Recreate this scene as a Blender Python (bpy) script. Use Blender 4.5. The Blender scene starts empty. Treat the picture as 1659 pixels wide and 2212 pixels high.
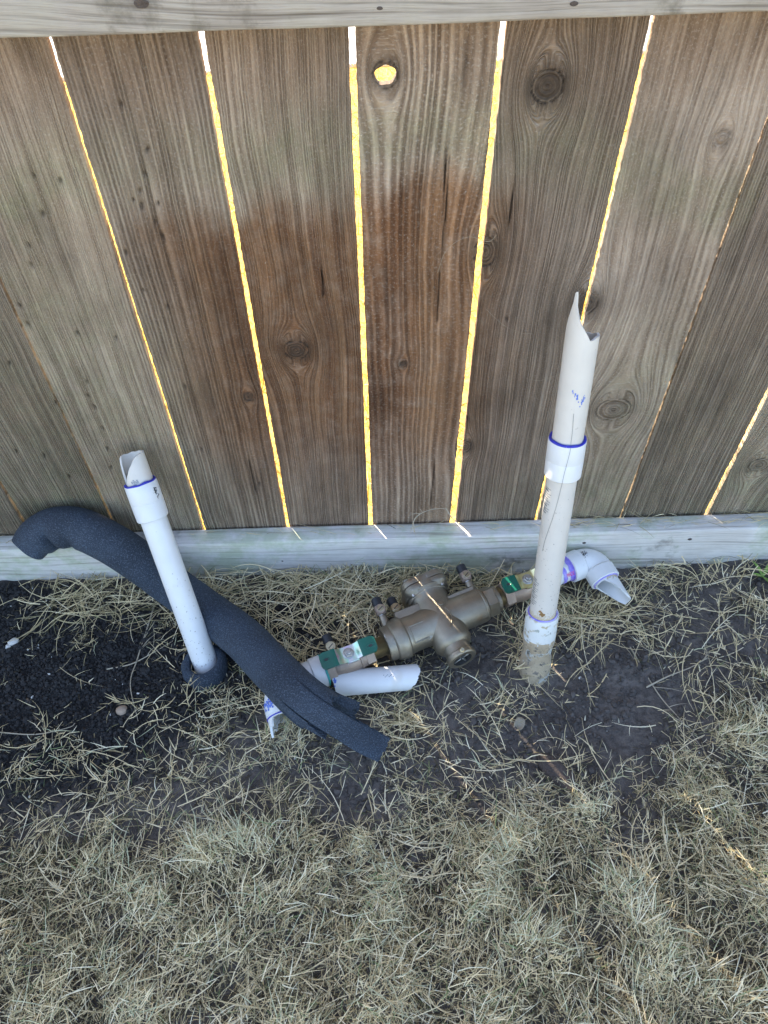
import bpy, math, random
import numpy as np
from mathutils import Matrix, Vector

random.seed(7)
rng = np.random.default_rng(11)
scene = bpy.context.scene
C = scene.collection

# ------------------------------------------------------------------ camera
CAM_H = 1.2
CAM = np.array([0.0, -0.853, CAM_H])
FPX, IW, IH = 1662.0, 1659.0, 2212.0          # focal length and picture size in picture units
CX, CY = IW / 2, IH / 2
_up = np.array([-21.5, 1331.0, 1662.0]); _up /= np.linalg.norm(_up)
_a = math.atan2(21.5, 1331.0)
_x = np.array([math.cos(_a), math.sin(_a), 0.0])
_y = np.cross(_up, _x)
CR = np.stack([_x, _y, _up], 0)                # camera -> world rotation
cam_d = bpy.data.cameras.new('camera')
cam = bpy.data.objects.new('camera', cam_d); C.objects.link(cam)
cam_d.sensor_fit = 'VERTICAL'; cam_d.sensor_height = 36.0; cam_d.sensor_width = 27.0
cam_d.lens = 36.0 * FPX / IH
cam_d.clip_start = 0.01; cam_d.clip_end = 500
cam.matrix_world = Matrix.Translation(Vector(CAM)) @ Matrix(CR.tolist()).to_4x4()
scene.camera = cam

# ------------------------------------------------------------------ sky, sun, exposure
SUN_EL = math.radians(42)
SUN_TAN = 0.665                                  # sideways travel of the light per metre toward the camera
_h = np.array([SUN_TAN, -1.0]); _h /= np.linalg.norm(_h)
LIGHT = Vector((_h[0] * math.cos(SUN_EL), _h[1] * math.cos(SUN_EL), -math.sin(SUN_EL)))
world = bpy.data.worlds.new('World'); scene.world = world; world.use_nodes = True
wn = world.node_tree.nodes; wl = world.node_tree.links
wn.clear()
wo = wn.new('ShaderNodeOutputWorld'); wb = wn.new('ShaderNodeBackground'); sk = wn.new('ShaderNodeTexSky')
sk.sky_type = 'NISHITA'; sk.sun_disc = False
sk.sun_elevation = SUN_EL
sk.sun_rotation = math.atan2(-LIGHT.x, -LIGHT.y)
sk.air_density = 1.0; sk.dust_density = 2.2; sk.ozone_density = 1.0
wb.inputs['Strength'].default_value = 0.14
wl.new(sk.outputs[0], wb.inputs[0]); wl.new(wb.outputs[0], wo.inputs[0])
sd = bpy.data.lights.new('sun', 'SUN'); sd.energy = 4.2; sd.angle = math.radians(0.5); sd.color = (1.0, 0.90, 0.74)
so = bpy.data.objects.new('sun', sd); C.objects.link(so)
so.rotation_euler = LIGHT.to_track_quat('-Z', 'Y').to_euler(); so.location = (-2, 4, 4)
vs = scene.view_settings
vs.view_transform = 'Standard'; vs.look = 'None'; vs.gamma = 1.0; vs.use_curve_mapping = False
vs.exposure = 2.27
scene.render.engine = 'CYCLES'
scene.cycles.max_bounces = 6; scene.cycles.diffuse_bounces = 3; scene.cycles.glossy_bounces = 3; scene.cycles.transmission_bounces = 3

# ------------------------------------------------------------------ helpers
def at(u, v, z=None, y=None):
    """the point on the level plane z (or the upright plane y) seen at picture position u, v"""
    d = CR @ np.array([u - CX, CY - v, -FPX])
    t = (z - CAM[2]) / d[2] if z is not None else (y - CAM[1]) / d[1]
    return CAM + t * d

def _hash(ix, iy, s):
    h = np.sin(ix * 127.1 + iy * 311.7 + s * 74.7) * 43758.5453
    return h - np.floor(h)
def vnoise(x, y, s=0):
    ix = np.floor(x); iy = np.floor(y); fx = x - ix; fy = y - iy
    fx = fx * fx * (3 - 2 * fx); fy = fy * fy * (3 - 2 * fy)
    a = _hash(ix, iy, s); b = _hash(ix + 1, iy, s); c = _hash(ix, iy + 1, s); d = _hash(ix + 1, iy + 1, s)
    return (a + (b - a) * fx) * (1 - fy) + (c + (d - c) * fx) * fy
def fbm(x, y, s=0, o=4):
    r = 0; w = 0.5; n = 0
    for k in range(o):
        r = r + w * vnoise(x * 2 ** k + 13.1 * k, y * 2 ** k + 7.7 * k, s + k); n += w; w *= 0.5
    return r / n
def sstep(a, b, x):
    t = np.clip((x - a) / (b - a), 0, 1); return t * t * (3 - 2 * t)

def new_mesh(name, verts, faces, mat=None, smooth=True, sharp=38, attrs=None):
    me = bpy.data.meshes.new(name)
    verts = np.asarray(verts, dtype=np.float32)
    if isinstance(faces, np.ndarray):
        nf, k = faces.shape
        me.vertices.add(len(verts)); me.vertices.foreach_set('co', verts.ravel())
        me.loops.add(nf * k); me.loops.foreach_set('vertex_index', faces.astype(np.int32).ravel())
        me.polygons.add(nf); me.polygons.foreach_set('loop_start', np.arange(0, nf * k, k, dtype=np.int32))
        me.update(calc_edges=True); me.validate()
    else:
        me.from_pydata(verts.tolist(), [], [list(f) for f in faces]); me.update()
    if smooth:
        me.polygons.foreach_set('use_smooth', np.ones(len(me.polygons), dtype=bool))
        if sharp: me.set_sharp_from_angle(angle=math.radians(sharp))
    for k, v in (attrs or {}).items():
        a = me.attributes.new(k, 'FLOAT', 'POINT'); a.data.foreach_set('value', np.asarray(v, dtype=np.float32))
    if mat: me.materials.append(mat)
    return me

def link(name, me, parent=None):
    o = bpy.data.objects.new(name, me); C.objects.link(o)
    if parent is not None: o.parent = parent
    return o
def tag(o, label=None, cat=None, group=None, kind=None):
    if label: o['label'] = label
    if cat: o['category'] = cat
    if group: o['group'] = group
    if kind: o['kind'] = kind
    return o
def empty(name, label, cat, mw=None, loc=None, group=None):
    o = bpy.data.objects.new(name, None); C.objects.link(o); o.empty_display_size = 0.05
    if mw is not None: o.matrix_world = mw
    if loc is not None: o.location = loc
    return tag(o, label, cat, group)

class MB:
    """collects shapes; build() links them as ONE mesh object"""
    def __init__(s): s.v = []; s.f = []
    def add(s, v, f):
        n = len(s.v); s.v.extend([tuple(map(float, p)) for p in v]); s.f.extend([tuple(i + n for i in q) for q in f]); return s
    def build(s, name, mat, parent=None, smooth=True, sharp=38):
        return link(name, new_mesh(name, s.v, s.f, mat, smooth, sharp), parent)
    def lathe(s, o, ax, prof, seg=32, phase=0.0, ref=None, cap0=True, cap1=True, wob=None):
        o = np.array(o, float); ax = np.array(ax, float); ax /= np.linalg.norm(ax)
        e1, e2 = perp(ax, ref)
        v = []; f = []
        for t, r in prof:
            for k in range(seg):
                a = phase + 2 * math.pi * k / seg
                rr = r * (1 + (wob(t, a) if wob else 0))
                v.append(o + ax * t + rr * (math.cos(a) * e1 + math.sin(a) * e2))
        for i in range(len(prof) - 1):
            for k in range(seg):
                a = i * seg + k; b = i * seg + (k + 1) % seg
                f.append((a, b, b + seg, a + seg))
        if cap0: f.append(tuple(range(seg - 1, -1, -1)))
        if cap1: f.append(tuple(range((len(prof) - 1) * seg, len(prof) * seg)))
        return s.add(v, f)
    def box(s, c, ax, ay, az, hx, hy, hz, bev=0.0):
        c, ax, ay, az = (np.array(q, float) for q in (c, ax, ay, az))
        b = bev; v = []; f = []
        if b <= 0:
            for sz in (-1, 1):
                for sx, sy in ((-1, -1), (1, -1), (1, 1), (-1, 1)): v.append(c + ax * hx * sx + ay * hy * sy + az * hz * sz)
            f = [(3, 2, 1, 0), (4, 5, 6, 7), (0, 1, 5, 4), (1, 2, 6, 5), (2, 3, 7, 6), (3, 0, 4, 7)]
        else:
            lay = [(-hz, b), (-hz + b, 0), (hz - b, 0), (hz, b)]
            for z, i in lay:
                for x, y in ((-hx + b + i * 0, -hy + i), (hx - b, -hy + i), (hx - i, -hy + b), (hx - i, hy - b), (hx - b, hy - i), (-hx + b, hy - i), (-hx + i, hy - b), (-hx + i, -hy + b)):
                    v.append(c + ax * x + ay * y + az * z)
            for l in range(3):
                for k in range(8): f.append((l * 8 + k, l * 8 + (k + 1) % 8, l * 8 + 8 + (k + 1) % 8, l * 8 + 8 + k))
            f.append(tuple(range(7, -1, -1))); f.append(tuple(range(24, 32)))
        return s.add(v, f)
    def sweep(s, pts, rad, seg=10, caps=True):
        P = np.array(pts, float); T, N, B = frames(P); v = []; f = []
        n = len(P)
        for i in range(n):
            r = rad(i / (n - 1)) if callable(rad) else rad
            for k in range(seg):
                a = 2 * math.pi * k / seg
                v.append(P[i] + r * (math.cos(a) * N[i] + math.sin(a) * B[i]))
        for i in range(n - 1):
            for k in range(seg):
                a = i * seg + k; b = i * seg + (k + 1) % seg
                f.append((a, b, b + seg, a + seg))
        if caps:
            f.append(tuple(range(seg - 1, -1, -1))); f.append(tuple(range((n - 1) * seg, n * seg)))
        return s.add(v, f)

def perp(ax, ref=None):
    ref = np.array(ref if ref is not None else ((0, 0, 1) if abs(ax[2]) < 0.9 else (0, 1, 0)), float)
    e1 = ref - ax * np.dot(ref, ax); e1 /= np.linalg.norm(e1)
    return e1, np.cross(ax, e1)
def frames(P, up=(0, 0, 1)):
    T = np.gradient(P, axis=0); T /= np.linalg.norm(T, axis=1)[:, None]
    N = np.zeros_like(P); u = np.array(up, float)
    n0 = u - T[0] * np.dot(u, T[0])
    if np.linalg.norm(n0) < 1e-3: n0 = np.array([0, 1.0, 0]) - T[0] * T[0][1]
    N[0] = n0 / np.linalg.norm(n0)
    for i in range(1, len(P)):
        n = N[i - 1] - T[i] * np.dot(N[i - 1], T[i]); N[i] = n / np.linalg.norm(n)
    return T, N, np.cross(T, N)
def spline(pts, n):
    P = np.array(pts, float); P = np.vstack([2 * P[0] - P[1], P, 2 * P[-1] - P[-2]])
    m = len(P) - 3; out = []
    for t in np.linspace(0, m - 1e-6, n):
        i = int(t); f = t - i; a, b, c, d = P[i:i + 4]
        out.append(0.5 * ((2 * b) + (c - a) * f + (2 * a - 5 * b + 4 * c - d) * f ** 2 + (3 * b - a - 3 * c + d) * f ** 3))
    return np.array(out)

def pipe_shell(o, ax, ro, ri, start, end, seg=56, rows=10, ref=None, a0=0.0, a1=2 * math.pi):
    """a pipe with real wall thickness; start / end give its cut ends as a function of the angle"""
    o = np.array(o, float); ax = np.array(ax, float); ax /= np.linalg.norm(ax); e1, e2 = perp(ax, ref)
    full = abs(a1 - a0 - 2 * math.pi) < 1e-6
    n = seg if full else seg + 1
    v = []; f = []
    for r in (ro, ri):
        for i in range(rows + 1):
            for k in range(n):
                a = a0 + (a1 - a0) * k / seg
                s0 = start(a) if callable(start) else start; s1 = end(a) if callable(end) else end
                t = s0 + (s1 - s0) * i / rows
                v.append(o + ax * t + r * (math.cos(a) * e1 + math.sin(a) * e2))
    off = (rows + 1) * n
    kk = n if full else n - 1
    for i in range(rows):
        for k in range(kk):
            a = i * n + k; b = i * n + (k + 1) % n
            f.append((a, b, b + n, a + n)); f.append((off + a, off + a + n, off + b + n, off + b))
    for k in range(kk):
        k2 = (k + 1) % n
        f.append((k2, k, off + k, off + k2)); f.append((rows * n + k, rows * n + k2, off + rows * n + k2, off + rows * n + k))
    if not full:
        for i in range(rows):
            a = i * n; f.append((a, a + n, off + a + n, off + a))
            a = i * n + n - 1; f.append((a + n, a, off + a, off + a + n))
    return v, f

def wrap_pixels(o, ax, r, cells, ref=None, lift=0.0003):
    """flat print wrapped on a round pipe: cells = (s, arc, ds, darc) in metres"""
    o = np.array(o, float); ax = np.array(ax, float); ax /= np.linalg.norm(ax); e1, e2 = perp(ax, ref)
    v = []; f = []; R = r + lift
    for s, c, ds, dc in cells:
        m = max(1, int(dc / 0.003)); b = len(v)
        for j in range(m + 1):
            a = (c + dc * j / m) / r
            q = R * (math.cos(a) * e1 + math.sin(a) * e2)
            v.append(o + ax * s + q); v.append(o + ax * (s + ds) + q)
        for j in range(m): f.append((b + 2 * j, b + 2 * j + 1, b + 2 * j + 3, b + 2 * j + 2))
    return v, f

def blob(c, r, sub=2, amp=0.25, seed=0, squash=(1, 1, 1), rot=0.0, freq=2.0):
    import bmesh
    bm = bmesh.new(); bmesh.ops.create_icosphere(bm, subdivisions=sub, radius=1.0)
    V = np.array([q.co[:] for q in bm.verts]); F = [tuple(q.index for q in fc.verts) for fc in bm.faces]; bm.free()
    n = fbm(V[:, 0] * freq + 5 + seed, V[:, 1] * freq + V[:, 2] * 1.7 * freq + 3 * seed, seed) - 0.5
    V = V * (1 + 2 * amp * n)[:, None] * np.array(squash) * r
    ca, sa = math.cos(rot), math.sin(rot)
    V = V @ np.array([[ca, sa, 0], [-sa, ca, 0], [0, 0, 1]])
    return V + np.array(c), F

# ------------------------------------------------------------------ materials
def mat_base(name):
    m = bpy.data.materials.new(name); m.use_nodes = True
    nt = m.node_tree; b = nt.nodes['Principled BSDF']
    return m, nt, b
def nd(nt, typ, **kw):
    n = nt.nodes.new(typ)
    for k, v in kw.items(): setattr(n, k, v)
    return n
def noise(nt, vec, scale, detail=4, rough=0.6, dist=0.0):
    n = nd(nt, 'ShaderNodeTexNoise'); n.inputs['Scale'].default_value = scale; n.inputs['Detail'].default_value = detail
    n.inputs['Roughness'].default_value = rough; n.inputs['Distortion'].default_value = dist
    if vec is not None: nt.links.new(vec, n.inputs['Vector'])
    return n.outputs['Fac']
def ramp(nt, fac, stops, interp='LINEAR'):
    r = nd(nt, 'ShaderNodeValToRGB'); r.color_ramp.interpolation = interp
    el = r.color_ramp.elements
    while len(el) < len(stops): el.new(0.5)
    for e, (p, c) in zip(el, stops):
        e.position = p; e.color = (*c, 1) if not np.isscalar(c) else (c, c, c, 1)
    nt.links.new(fac, r.inputs[0]); return r.outputs[0]
def mix(nt, fac, a, b, mode='MIX'):
    n = nd(nt, 'ShaderNodeMix', data_type='RGBA', blend_type=mode)
    for s, i in ((fac, 0), (a, 6), (b, 7)):
        if isinstance(s, tuple): n.inputs[i].default_value = (*s, 1)
        elif isinstance(s, (int, float)): n.inputs[i].default_value = s
        else: nt.links.new(s, n.inputs[i])
    return n.outputs[2]
def mth(nt, op, a, b=None, c=None):
    n = nd(nt, 'ShaderNodeMath', operation=op)
    for i, s in enumerate((a, b, c)):
        if s is None: continue
        if isinstance(s, (int, float)): n.inputs[i].default_value = s
        else: nt.links.new(s, n.inputs[i])
    return n.outputs[0]
def mapr(nt, v, a, b, c=0.0, d=1.0):
    n = nd(nt, 'ShaderNodeMapRange'); nt.links.new(v, n.inputs[0])
    for i, q in zip((1, 2, 3, 4), (a, b, c, d)): n.inputs[i].default_value = q
    return n.outputs[0]
def attr(nt, name): return nd(nt, 'ShaderNodeAttribute', attribute_name=name).outputs['Fac']
def xyz(nt, x, y, z):
    n = nd(nt, 'ShaderNodeCombineXYZ')
    for i, s in enumerate((x, y, z)):
        if isinstance(s, (int, float)): n.inputs[i].default_value = s
        else: nt.links.new(s, n.inputs[i])
    return n.outputs[0]
def objco(nt): return nd(nt, 'ShaderNodeTexCoord').outputs['Object']
def bump(nt, b, h, strength, dist):
    n = nd(nt, 'ShaderNodeBump'); n.inputs['Strength'].default_value = strength; n.inputs['Distance'].default_value = dist
    nt.links.new(h, n.inputs['Height']); nt.links.new(n.outputs[0], b.inputs['Normal']); return n

def simple(name, c1, c2, rough=0.5, metal=0.0, scale=40, bscale=300, bstr=0.15, bdist=0.001, spots=None, rough2=None, spec=None):
    m, nt, b = mat_base(name); co = objco(nt)
    f = noise(nt, co, scale, 5, 0.6)
    col = mix(nt, mapr(nt, f, 0.3, 0.7), c1, c2)
    if spots:
        for sc, th, cc in spots:
            g = noise(nt, co, sc, 3, 0.55)
            col = mix(nt, mapr(nt, g, th, th + 0.06), col, cc)
    nt.links.new(col, b.inputs['Base Color'])
    b.inputs['Metallic'].default_value = metal
    if rough2 is None: b.inputs['Roughness'].default_value = rough
    else: nt.links.new(mapr(nt, noise(nt, co, scale * 2.3, 3), 0.3, 0.7, rough, rough2), b.inputs['Roughness'])
    if spec is not None: b.inputs['Specular IOR Level'].default_value = spec
    bump(nt, b, noise(nt, co, bscale, 4, 0.7), bstr, bdist)
    return m

def picket_material():
    m, nt, b = mat_base('weathered_picket_wood')
    gu, gz, seed, px = attr(nt, 'gu'), attr(nt, 'gz'), attr(nt, 'seed'), attr(nt, 'px')
    st, gr, dk, bd = attr(nt, 'stain'), attr(nt, 'green'), attr(nt, 'dark'), attr(nt, 'band')
    v1 = xyz(nt, gu, seed, mth(nt, 'MULTIPLY', gz, 0.012))
    v2 = xyz(nt, gu, seed, mth(nt, 'MULTIPLY', gz, 0.05))
    v3 = xyz(nt, gu, seed, mth(nt, 'MULTIPLY', gz, 0.45))
    g1 = noise(nt, v1, 300, 2, 0.5)            # growth rings
    g2 = noise(nt, v2, 900, 3, 0.6)            # fibres
    g3 = noise(nt, v3, 700, 3, 0.7)            # fuzz
    gb = noise(nt, v1, 75, 1, 0.4)             # broad figure
    ring = mth(nt, 'SINE', mth(nt, 'ADD', mth(nt, 'MULTIPLY', gu, 1750.0), mth(nt, 'MULTIPLY', gb, 26.0)))
    ring = mapr(nt, ring, -1, 1)
    ring = mth(nt, 'POWER', ring, 1.4)
    big = noise(nt, xyz(nt, px, seed, mth(nt, 'MULTIPLY', gz, 0.5)), 11, 4, 0.6)
    blotch = noise(nt, xyz(nt, px, seed, gz), 45, 5, 0.65)
    speck = noise(nt, xyz(nt, px, seed, mth(nt, 'MULTIPLY', gz, 0.6)), 420, 2, 0.5)
    grey = mix(nt, mapr(nt, big, 0.32, 0.68), (0.385, 0.285, 0.205), (0.59, 0.47, 0.365))
    brown = mix(nt, mapr(nt, gb, 0.3, 0.7), (0.22, 0.104, 0.048), (0.34, 0.184, 0.092))
    stf = mth(nt, 'MULTIPLY', st, mapr(nt, blotch, 0.25, 0.55, 0.6, 1.0))
    col = mix(nt, stf, grey, brown)
    green = mix(nt, mapr(nt, blotch, 0.35, 0.65), (0.245, 0.23, 0.115), (0.36, 0.335, 0.20))
    col = mix(nt, mth(nt, 'MULTIPLY', gr, mapr(nt, blotch, 0.25, 0.65, 0.1, 1.0)), col, green)
    line = mth(nt, 'MULTIPLY', mapr(nt, g1, 0.42, 0.62), 0.72)
    col = mix(nt, line, col, mix(nt, 1.0, col, (0.46, 0.41, 0.37), 'MULTIPLY'))
    ringf = mth(nt, 'MULTIPLY', mth(nt, 'MULTIPLY', ring, mapr(nt, big, 0.3, 0.6, 0.35, 1.0)), mth(nt, 'MULTIPLY', bd, 0.68))
    col = mix(nt, ringf, col, mix(nt, 1.0, col, (0.42, 0.36, 0.32), 'MULTIPLY'))
    fib = mapr(nt, g2, 0.5, 0.75)
    col = mix(nt, mth(nt, 'MULTIPLY', fib, 0.45), col, mix(nt, 1.0, col, (0.5, 0.46, 0.42), 'MULTIPLY'))
    pale = mth(nt, 'MULTIPLY', mapr(nt, g3, 0.52, 0.70), mapr(nt, st, 0.0, 1.0, 0.55, 0.28))
    col = mix(nt, pale, col, (0.56, 0.49, 0.405))
    lich = mth(nt, 'MULTIPLY', mapr(nt, speck, 0.63, 0.72), mapr(nt, blotch, 0.5, 0.7, 0.0, 0.55))
    col = mix(nt, lich, col, (0.58, 0.55, 0.48))
    patch = noise(nt, xyz(nt, px, seed, mth(nt, 'MULTIPLY', gz, 0.4)), 17, 5, 0.7)
    pm = ramp(nt, patch, [(0.25, 0.55), (0.5, 0.98), (0.75, 1.32)])
    col = mix(nt, 0.85, col, mix(nt, 1.0, col, pm, 'MULTIPLY'))
    tn = nd(nt, 'ShaderNodeCombineXYZ'); t_ = attr(nt, 'tone')
    for q in range(3): nt.links.new(t_, tn.inputs[q])
    col = mix(nt, 1.0, col, tn.outputs[0], 'MULTIPLY')
    col = mix(nt, dk, col, (0.050, 0.034, 0.024))
    nt.links.new(col, b.inputs['Base Color'])
    b.inputs['Roughness'].default_value = 0.85; b.inputs['Specular IOR Level'].default_value = 0.25
    h = mth(nt, 'ADD', mth(nt, 'MULTIPLY', g1, -0.9), mth(nt, 'MULTIPLY', g2, -0.45))
    h = mth(nt, 'ADD', h, mth(nt, 'MULTIPLY', mth(nt, 'MULTIPLY', ring, bd), -0.8))
    h = mth(nt, 'ADD', h, mth(nt, 'MULTIPLY', g3, 0.9))
    bump(nt, b, h, 1.0, 0.0042)
    return m

def rail_material(name, c1, c2, dark, green, gamt, crack=0.5):
    m, nt, b = mat_base(name); co = objco(nt)
    sp = nd(nt, 'ShaderNodeSeparateXYZ'); nt.links.new(co, sp.inputs[0])
    X, Y, Z = sp.outputs
    yz = mth(nt, 'ADD', mth(nt, 'MULTIPLY', Y, 0.9), Z)
    wv = noise(nt, xyz(nt, mth(nt, 'MULTIPLY', X, 2.2), 0.0, mth(nt, 'MULTIPLY', Z, 9.0)), 1.0, 2, 0.5)
    u = mth(nt, 'ADD', yz, mth(nt, 'MULTIPLY', wv, 0.05))
    v1 = xyz(nt, mth(nt, 'MULTIPLY', X, 0.02), u, 0.3)
    g1 = noise(nt, v1, 170, 3, 0.55); g2 = noise(nt, xyz(nt, mth(nt, 'MULTIPLY', X, 0.03), u, 0.3), 800, 3, 0.6)
    big = noise(nt, co, 9, 4, 0.6); blot = noise(nt, co, 30, 5, 0.7); stain = noise(nt, co, 6.5, 4, 0.65)
    col = mix(nt, mapr(nt, big, 0.35, 0.65), c1, c2)
    col = mix(nt, mth(nt, 'MULTIPLY', mapr(nt, mth(nt, 'MULTIPLY', big, mth(nt, 'ADD', blot, 0.5)), 0.45, 0.62), gamt), col, green)
    col = mix(nt, mapr(nt, g1, 0.52, 0.70, 0, crack), col, dark)
    col = mix(nt, mapr(nt, g2, 0.5, 0.75, 0, 0.4), col, dark)
    col = mix(nt, mapr(nt, mth(nt, 'MULTIPLY', stain, mth(nt, 'ADD', blot, 0.4)), 0.56, 0.70, 0, 0.6), col, (0.10, 0.085, 0.065))
    nt.links.new(col, b.inputs['Base Color'])
    b.inputs['Roughness'].default_value = 0.8; b.inputs['Specular IOR Level'].default_value = 0.3
    bump(nt, b, mth(nt, 'ADD', mth(nt, 'MULTIPLY', g1, -1.0), mth(nt, 'MULTIPLY', g2, -0.5)), 0.6, 0.002)
    return m

def ground_material():
    m, nt, b = mat_base('soil'); co = nd(nt, 'ShaderNodeNewGeometry').outputs['Position']
    black, lawn = attr(nt, 'black'), attr(nt, 'lawn')
    n1 = noise(nt, co, 14, 6, 0.65); n2 = noise(nt, co, 90, 5, 0.7); n3 = noise(nt, co, 420, 3, 0.7)
    soil = mix(nt, mapr(nt, n1, 0.3, 0.7), (0.085, 0.071, 0.062), (0.19, 0.163, 0.14))
    soil = mix(nt, mapr(nt, n2, 0.42, 0.7, 0, 0.75), soil, (0.030, 0.026, 0.024))
    soil = mix(nt, mapr(nt, n3, 0.58, 0.74, 0, 0.6), soil, (0.22, 0.195, 0.17))
    bl = mix(nt, mapr(nt, n2, 0.3, 0.7), (0.012, 0.011, 0.011), (0.032, 0.029, 0.027))
    col = mix(nt, black, soil, bl)
    th = mix(nt, mapr(nt, n2, 0.3, 0.7), (0.52, 0.31, 0.06), (0.68, 0.48, 0.12))
    col = mix(nt, lawn, col, th)
    col = mix(nt, attr(nt, 'turf'), col, mix(nt, mapr(nt, n2, 0.3, 0.7), (0.36, 0.31, 0.19), (0.50, 0.44, 0.29)))
    nt.links.new(col, b.inputs['Base Color']); b.inputs['Roughness'].default_value = 0.9; b.inputs['Specular IOR Level'].default_value = 0.2
    bump(nt, b, mth(nt, 'ADD', n2, mth(nt, 'MULTIPLY', n3, 0.5)), 0.8, 0.005)
    return m

def grass_material(name, stops):
    m, nt, b = mat_base(name)
    t = attr(nt, 'tint')
    col = ramp(nt, t, stops)
    nt.links.new(col, b.inputs['Base Color']); b.inputs['Roughness'].default_value = 0.62; b.inputs['Specular IOR Level'].default_value = 0.35
    tr = nd(nt, 'ShaderNodeBsdfTranslucent'); nt.links.new(col, tr.inputs[0])
    mx = nd(nt, 'ShaderNodeMixShader'); mx.inputs[0].default_value = 0.14
    out = nt.nodes['Material Output']
    nt.links.new(b.outputs[0], mx.inputs[1]); nt.links.new(tr.outputs[0], mx.inputs[2]); nt.links.new(mx.outputs[0], out.inputs[0])
    return m

def foam_material():
    m, nt, b = mat_base('black_foam'); co = objco(nt)
    n = noise(nt, co, 330, 4, 0.8); n2 = noise(nt, co, 520, 2, 0.6); n3 = noise(nt, co, 12, 4, 0.6)
    col = mix(nt, mapr(nt, n3, 0.3, 0.7), (0.023, 0.033, 0.050), (0.048, 0.070, 0.104))  # blue of the reflected sky put into the base colours
    col = mix(nt, mapr(nt, n2, 0.50, 0.68, 0, 0.65), col, (0.17, 0.215, 0.28))
    nt.links.new(col, b.inputs['Base Color']); b.inputs['Roughness'].default_value = 0.62; b.inputs['Specular IOR Level'].default_value = 0.45
    bump(nt, b, mth(nt, 'ADD', n, mth(nt, 'MULTIPLY', n2, 0.6)), 1.0, 0.005)
    return m

def steel_material():                          # zinc-passivated plate with its rainbow film
    m, nt, b = mat_base('iridescent_plate'); co = objco(nt)
    n = noise(nt, co, 42, 2, 0.5)
    col = ramp(nt, n, [(0.28, (0.55, 0.30, 0.34)), (0.40, (0.62, 0.52, 0.66)), (0.5, (0.62, 0.62, 0.60)), (0.6, (0.38, 0.62, 0.46)), (0.72, (0.60, 0.56, 0.38))])
    nt.links.new(col, b.inputs['Base Color']); b.inputs['Metallic'].default_value = 0.9; b.inputs['Roughness'].default_value = 0.32
    bump(nt, b, noise(nt, co, 200, 2), 0.05, 0.001)
    return m

M = {}
M['picket'] = picket_material()
M['kick'] = rail_material('treated_bottom_board_wood', (0.60, 0.555, 0.50), (0.74, 0.70, 0.645), (0.20, 0.155, 0.115), (0.46, 0.49, 0.34), 0.85, 0.6)
M['rail'] = rail_material('grey_rail_wood', (0.33, 0.29, 0.25), (0.45, 0.405, 0.36), (0.10, 0.078, 0.06), (0.27, 0.25, 0.18), 0.3, 0.8)
M['soil'] = ground_material()
M['pvc'] = simple('white_pvc', (0.74, 0.735, 0.715), (0.68, 0.67, 0.65), 0.34, 0, 22, 500, 0.04, 0.0006, [(150, 0.70, (0.42, 0.39, 0.35)), (14, 0.66, (0.66, 0.63, 0.58))], 0.46)
M['pvc_old'] = simple('aged_cream_pvc', (0.66, 0.61, 0.54), (0.60, 0.55, 0.485), 0.38, 0, 18, 500, 0.05, 0.0006, [(170, 0.71, (0.36, 0.31, 0.26))], 0.5)
M['pvc_dirty'] = simple('dirty_pvc', (0.74, 0.74, 0.71), (0.66, 0.66, 0.62), 0.5, 0, 30, 160, 0.5, 0.0015, [(60, 0.57, (0.46, 0.38, 0.24)), (95, 0.62, (0.36, 0.38, 0.33))])
M['crust'] = simple('dried_clay_crust', (0.60, 0.47, 0.31), (0.42, 0.33, 0.22), 0.85, 0, 45, 210, 1.0, 0.006, [(34, 0.56, (0.62, 0.63, 0.58)), (70, 0.58, (0.26, 0.22, 0.17)), (150, 0.62, (0.15, 0.13, 0.10))])
M['blue'] = simple('blue_primer', (0.018, 0.022, 0.34), (0.028, 0.035, 0.46), 0.4, 0, 60, 300, 0.2)
M['bluesmear'] = simple('blue_smear', (0.05, 0.10, 0.50), (0.16, 0.26, 0.62), 0.5, 0, 90, 300, 0.1)
M['mud'] = simple('dried_mud', (0.44, 0.40, 0.35), (0.30, 0.26, 0.22), 0.8, 0, 120)
M['violet'] = simple('violet_primer', (0.16, 0.10, 0.62), (0.50, 0.44, 0.80), 0.4, 0, 55, 300, 0.1)
M['magenta'] = simple('magenta_ink', (0.72, 0.05, 0.30), (0.62, 0.06, 0.34), 0.5)
M['ink'] = simple('dark_ink', (0.03, 0.035, 0.04), (0.07, 0.075, 0.075), 0.6)
M['greyink'] = simple('grey_ink', (0.25, 0.26, 0.27), (0.32, 0.33, 0.34), 0.6)
M['rust'] = simple('ochre_blotch', (0.30, 0.17, 0.06), (0.22, 0.12, 0.04), 0.7)
M['claysmear'] = simple('clay_smear', (0.52, 0.41, 0.25), (0.60, 0.52, 0.38), 0.7, 0, 120, 300, 0.4)
M['bronze'] = simple('cast_bronze', (0.36, 0.31, 0.235), (0.25, 0.212, 0.158), 0.30, 0.86, 26, 620, 0.55, 0.0009, [(60, 0.68, (0.42, 0.40, 0.36)), (18, 0.66, (0.30, 0.21, 0.13))], 0.56)
M['valve'] = simple('rosy_bronze', (0.40, 0.30, 0.23), (0.32, 0.24, 0.185), 0.40, 0.62, 30, 600, 0.5, 0.0008, [(50, 0.68, (0.24, 0.19, 0.15))], 0.56)
M['brass'] = simple('yellow_brass', (0.46, 0.385, 0.25), (0.36, 0.30, 0.19), 0.30, 0.85, 60, 300, 0.1)
M['green'] = simple('green_vinyl', (0.004, 0.085, 0.055), (0.006, 0.115, 0.075), 0.30, 0, 40, 200, 0.06)
M['teal'] = simple('teal_sealant', (0.02, 0.26, 0.24), (0.05, 0.36, 0.33), 0.5, 0, 60, 300, 0.2)
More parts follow.
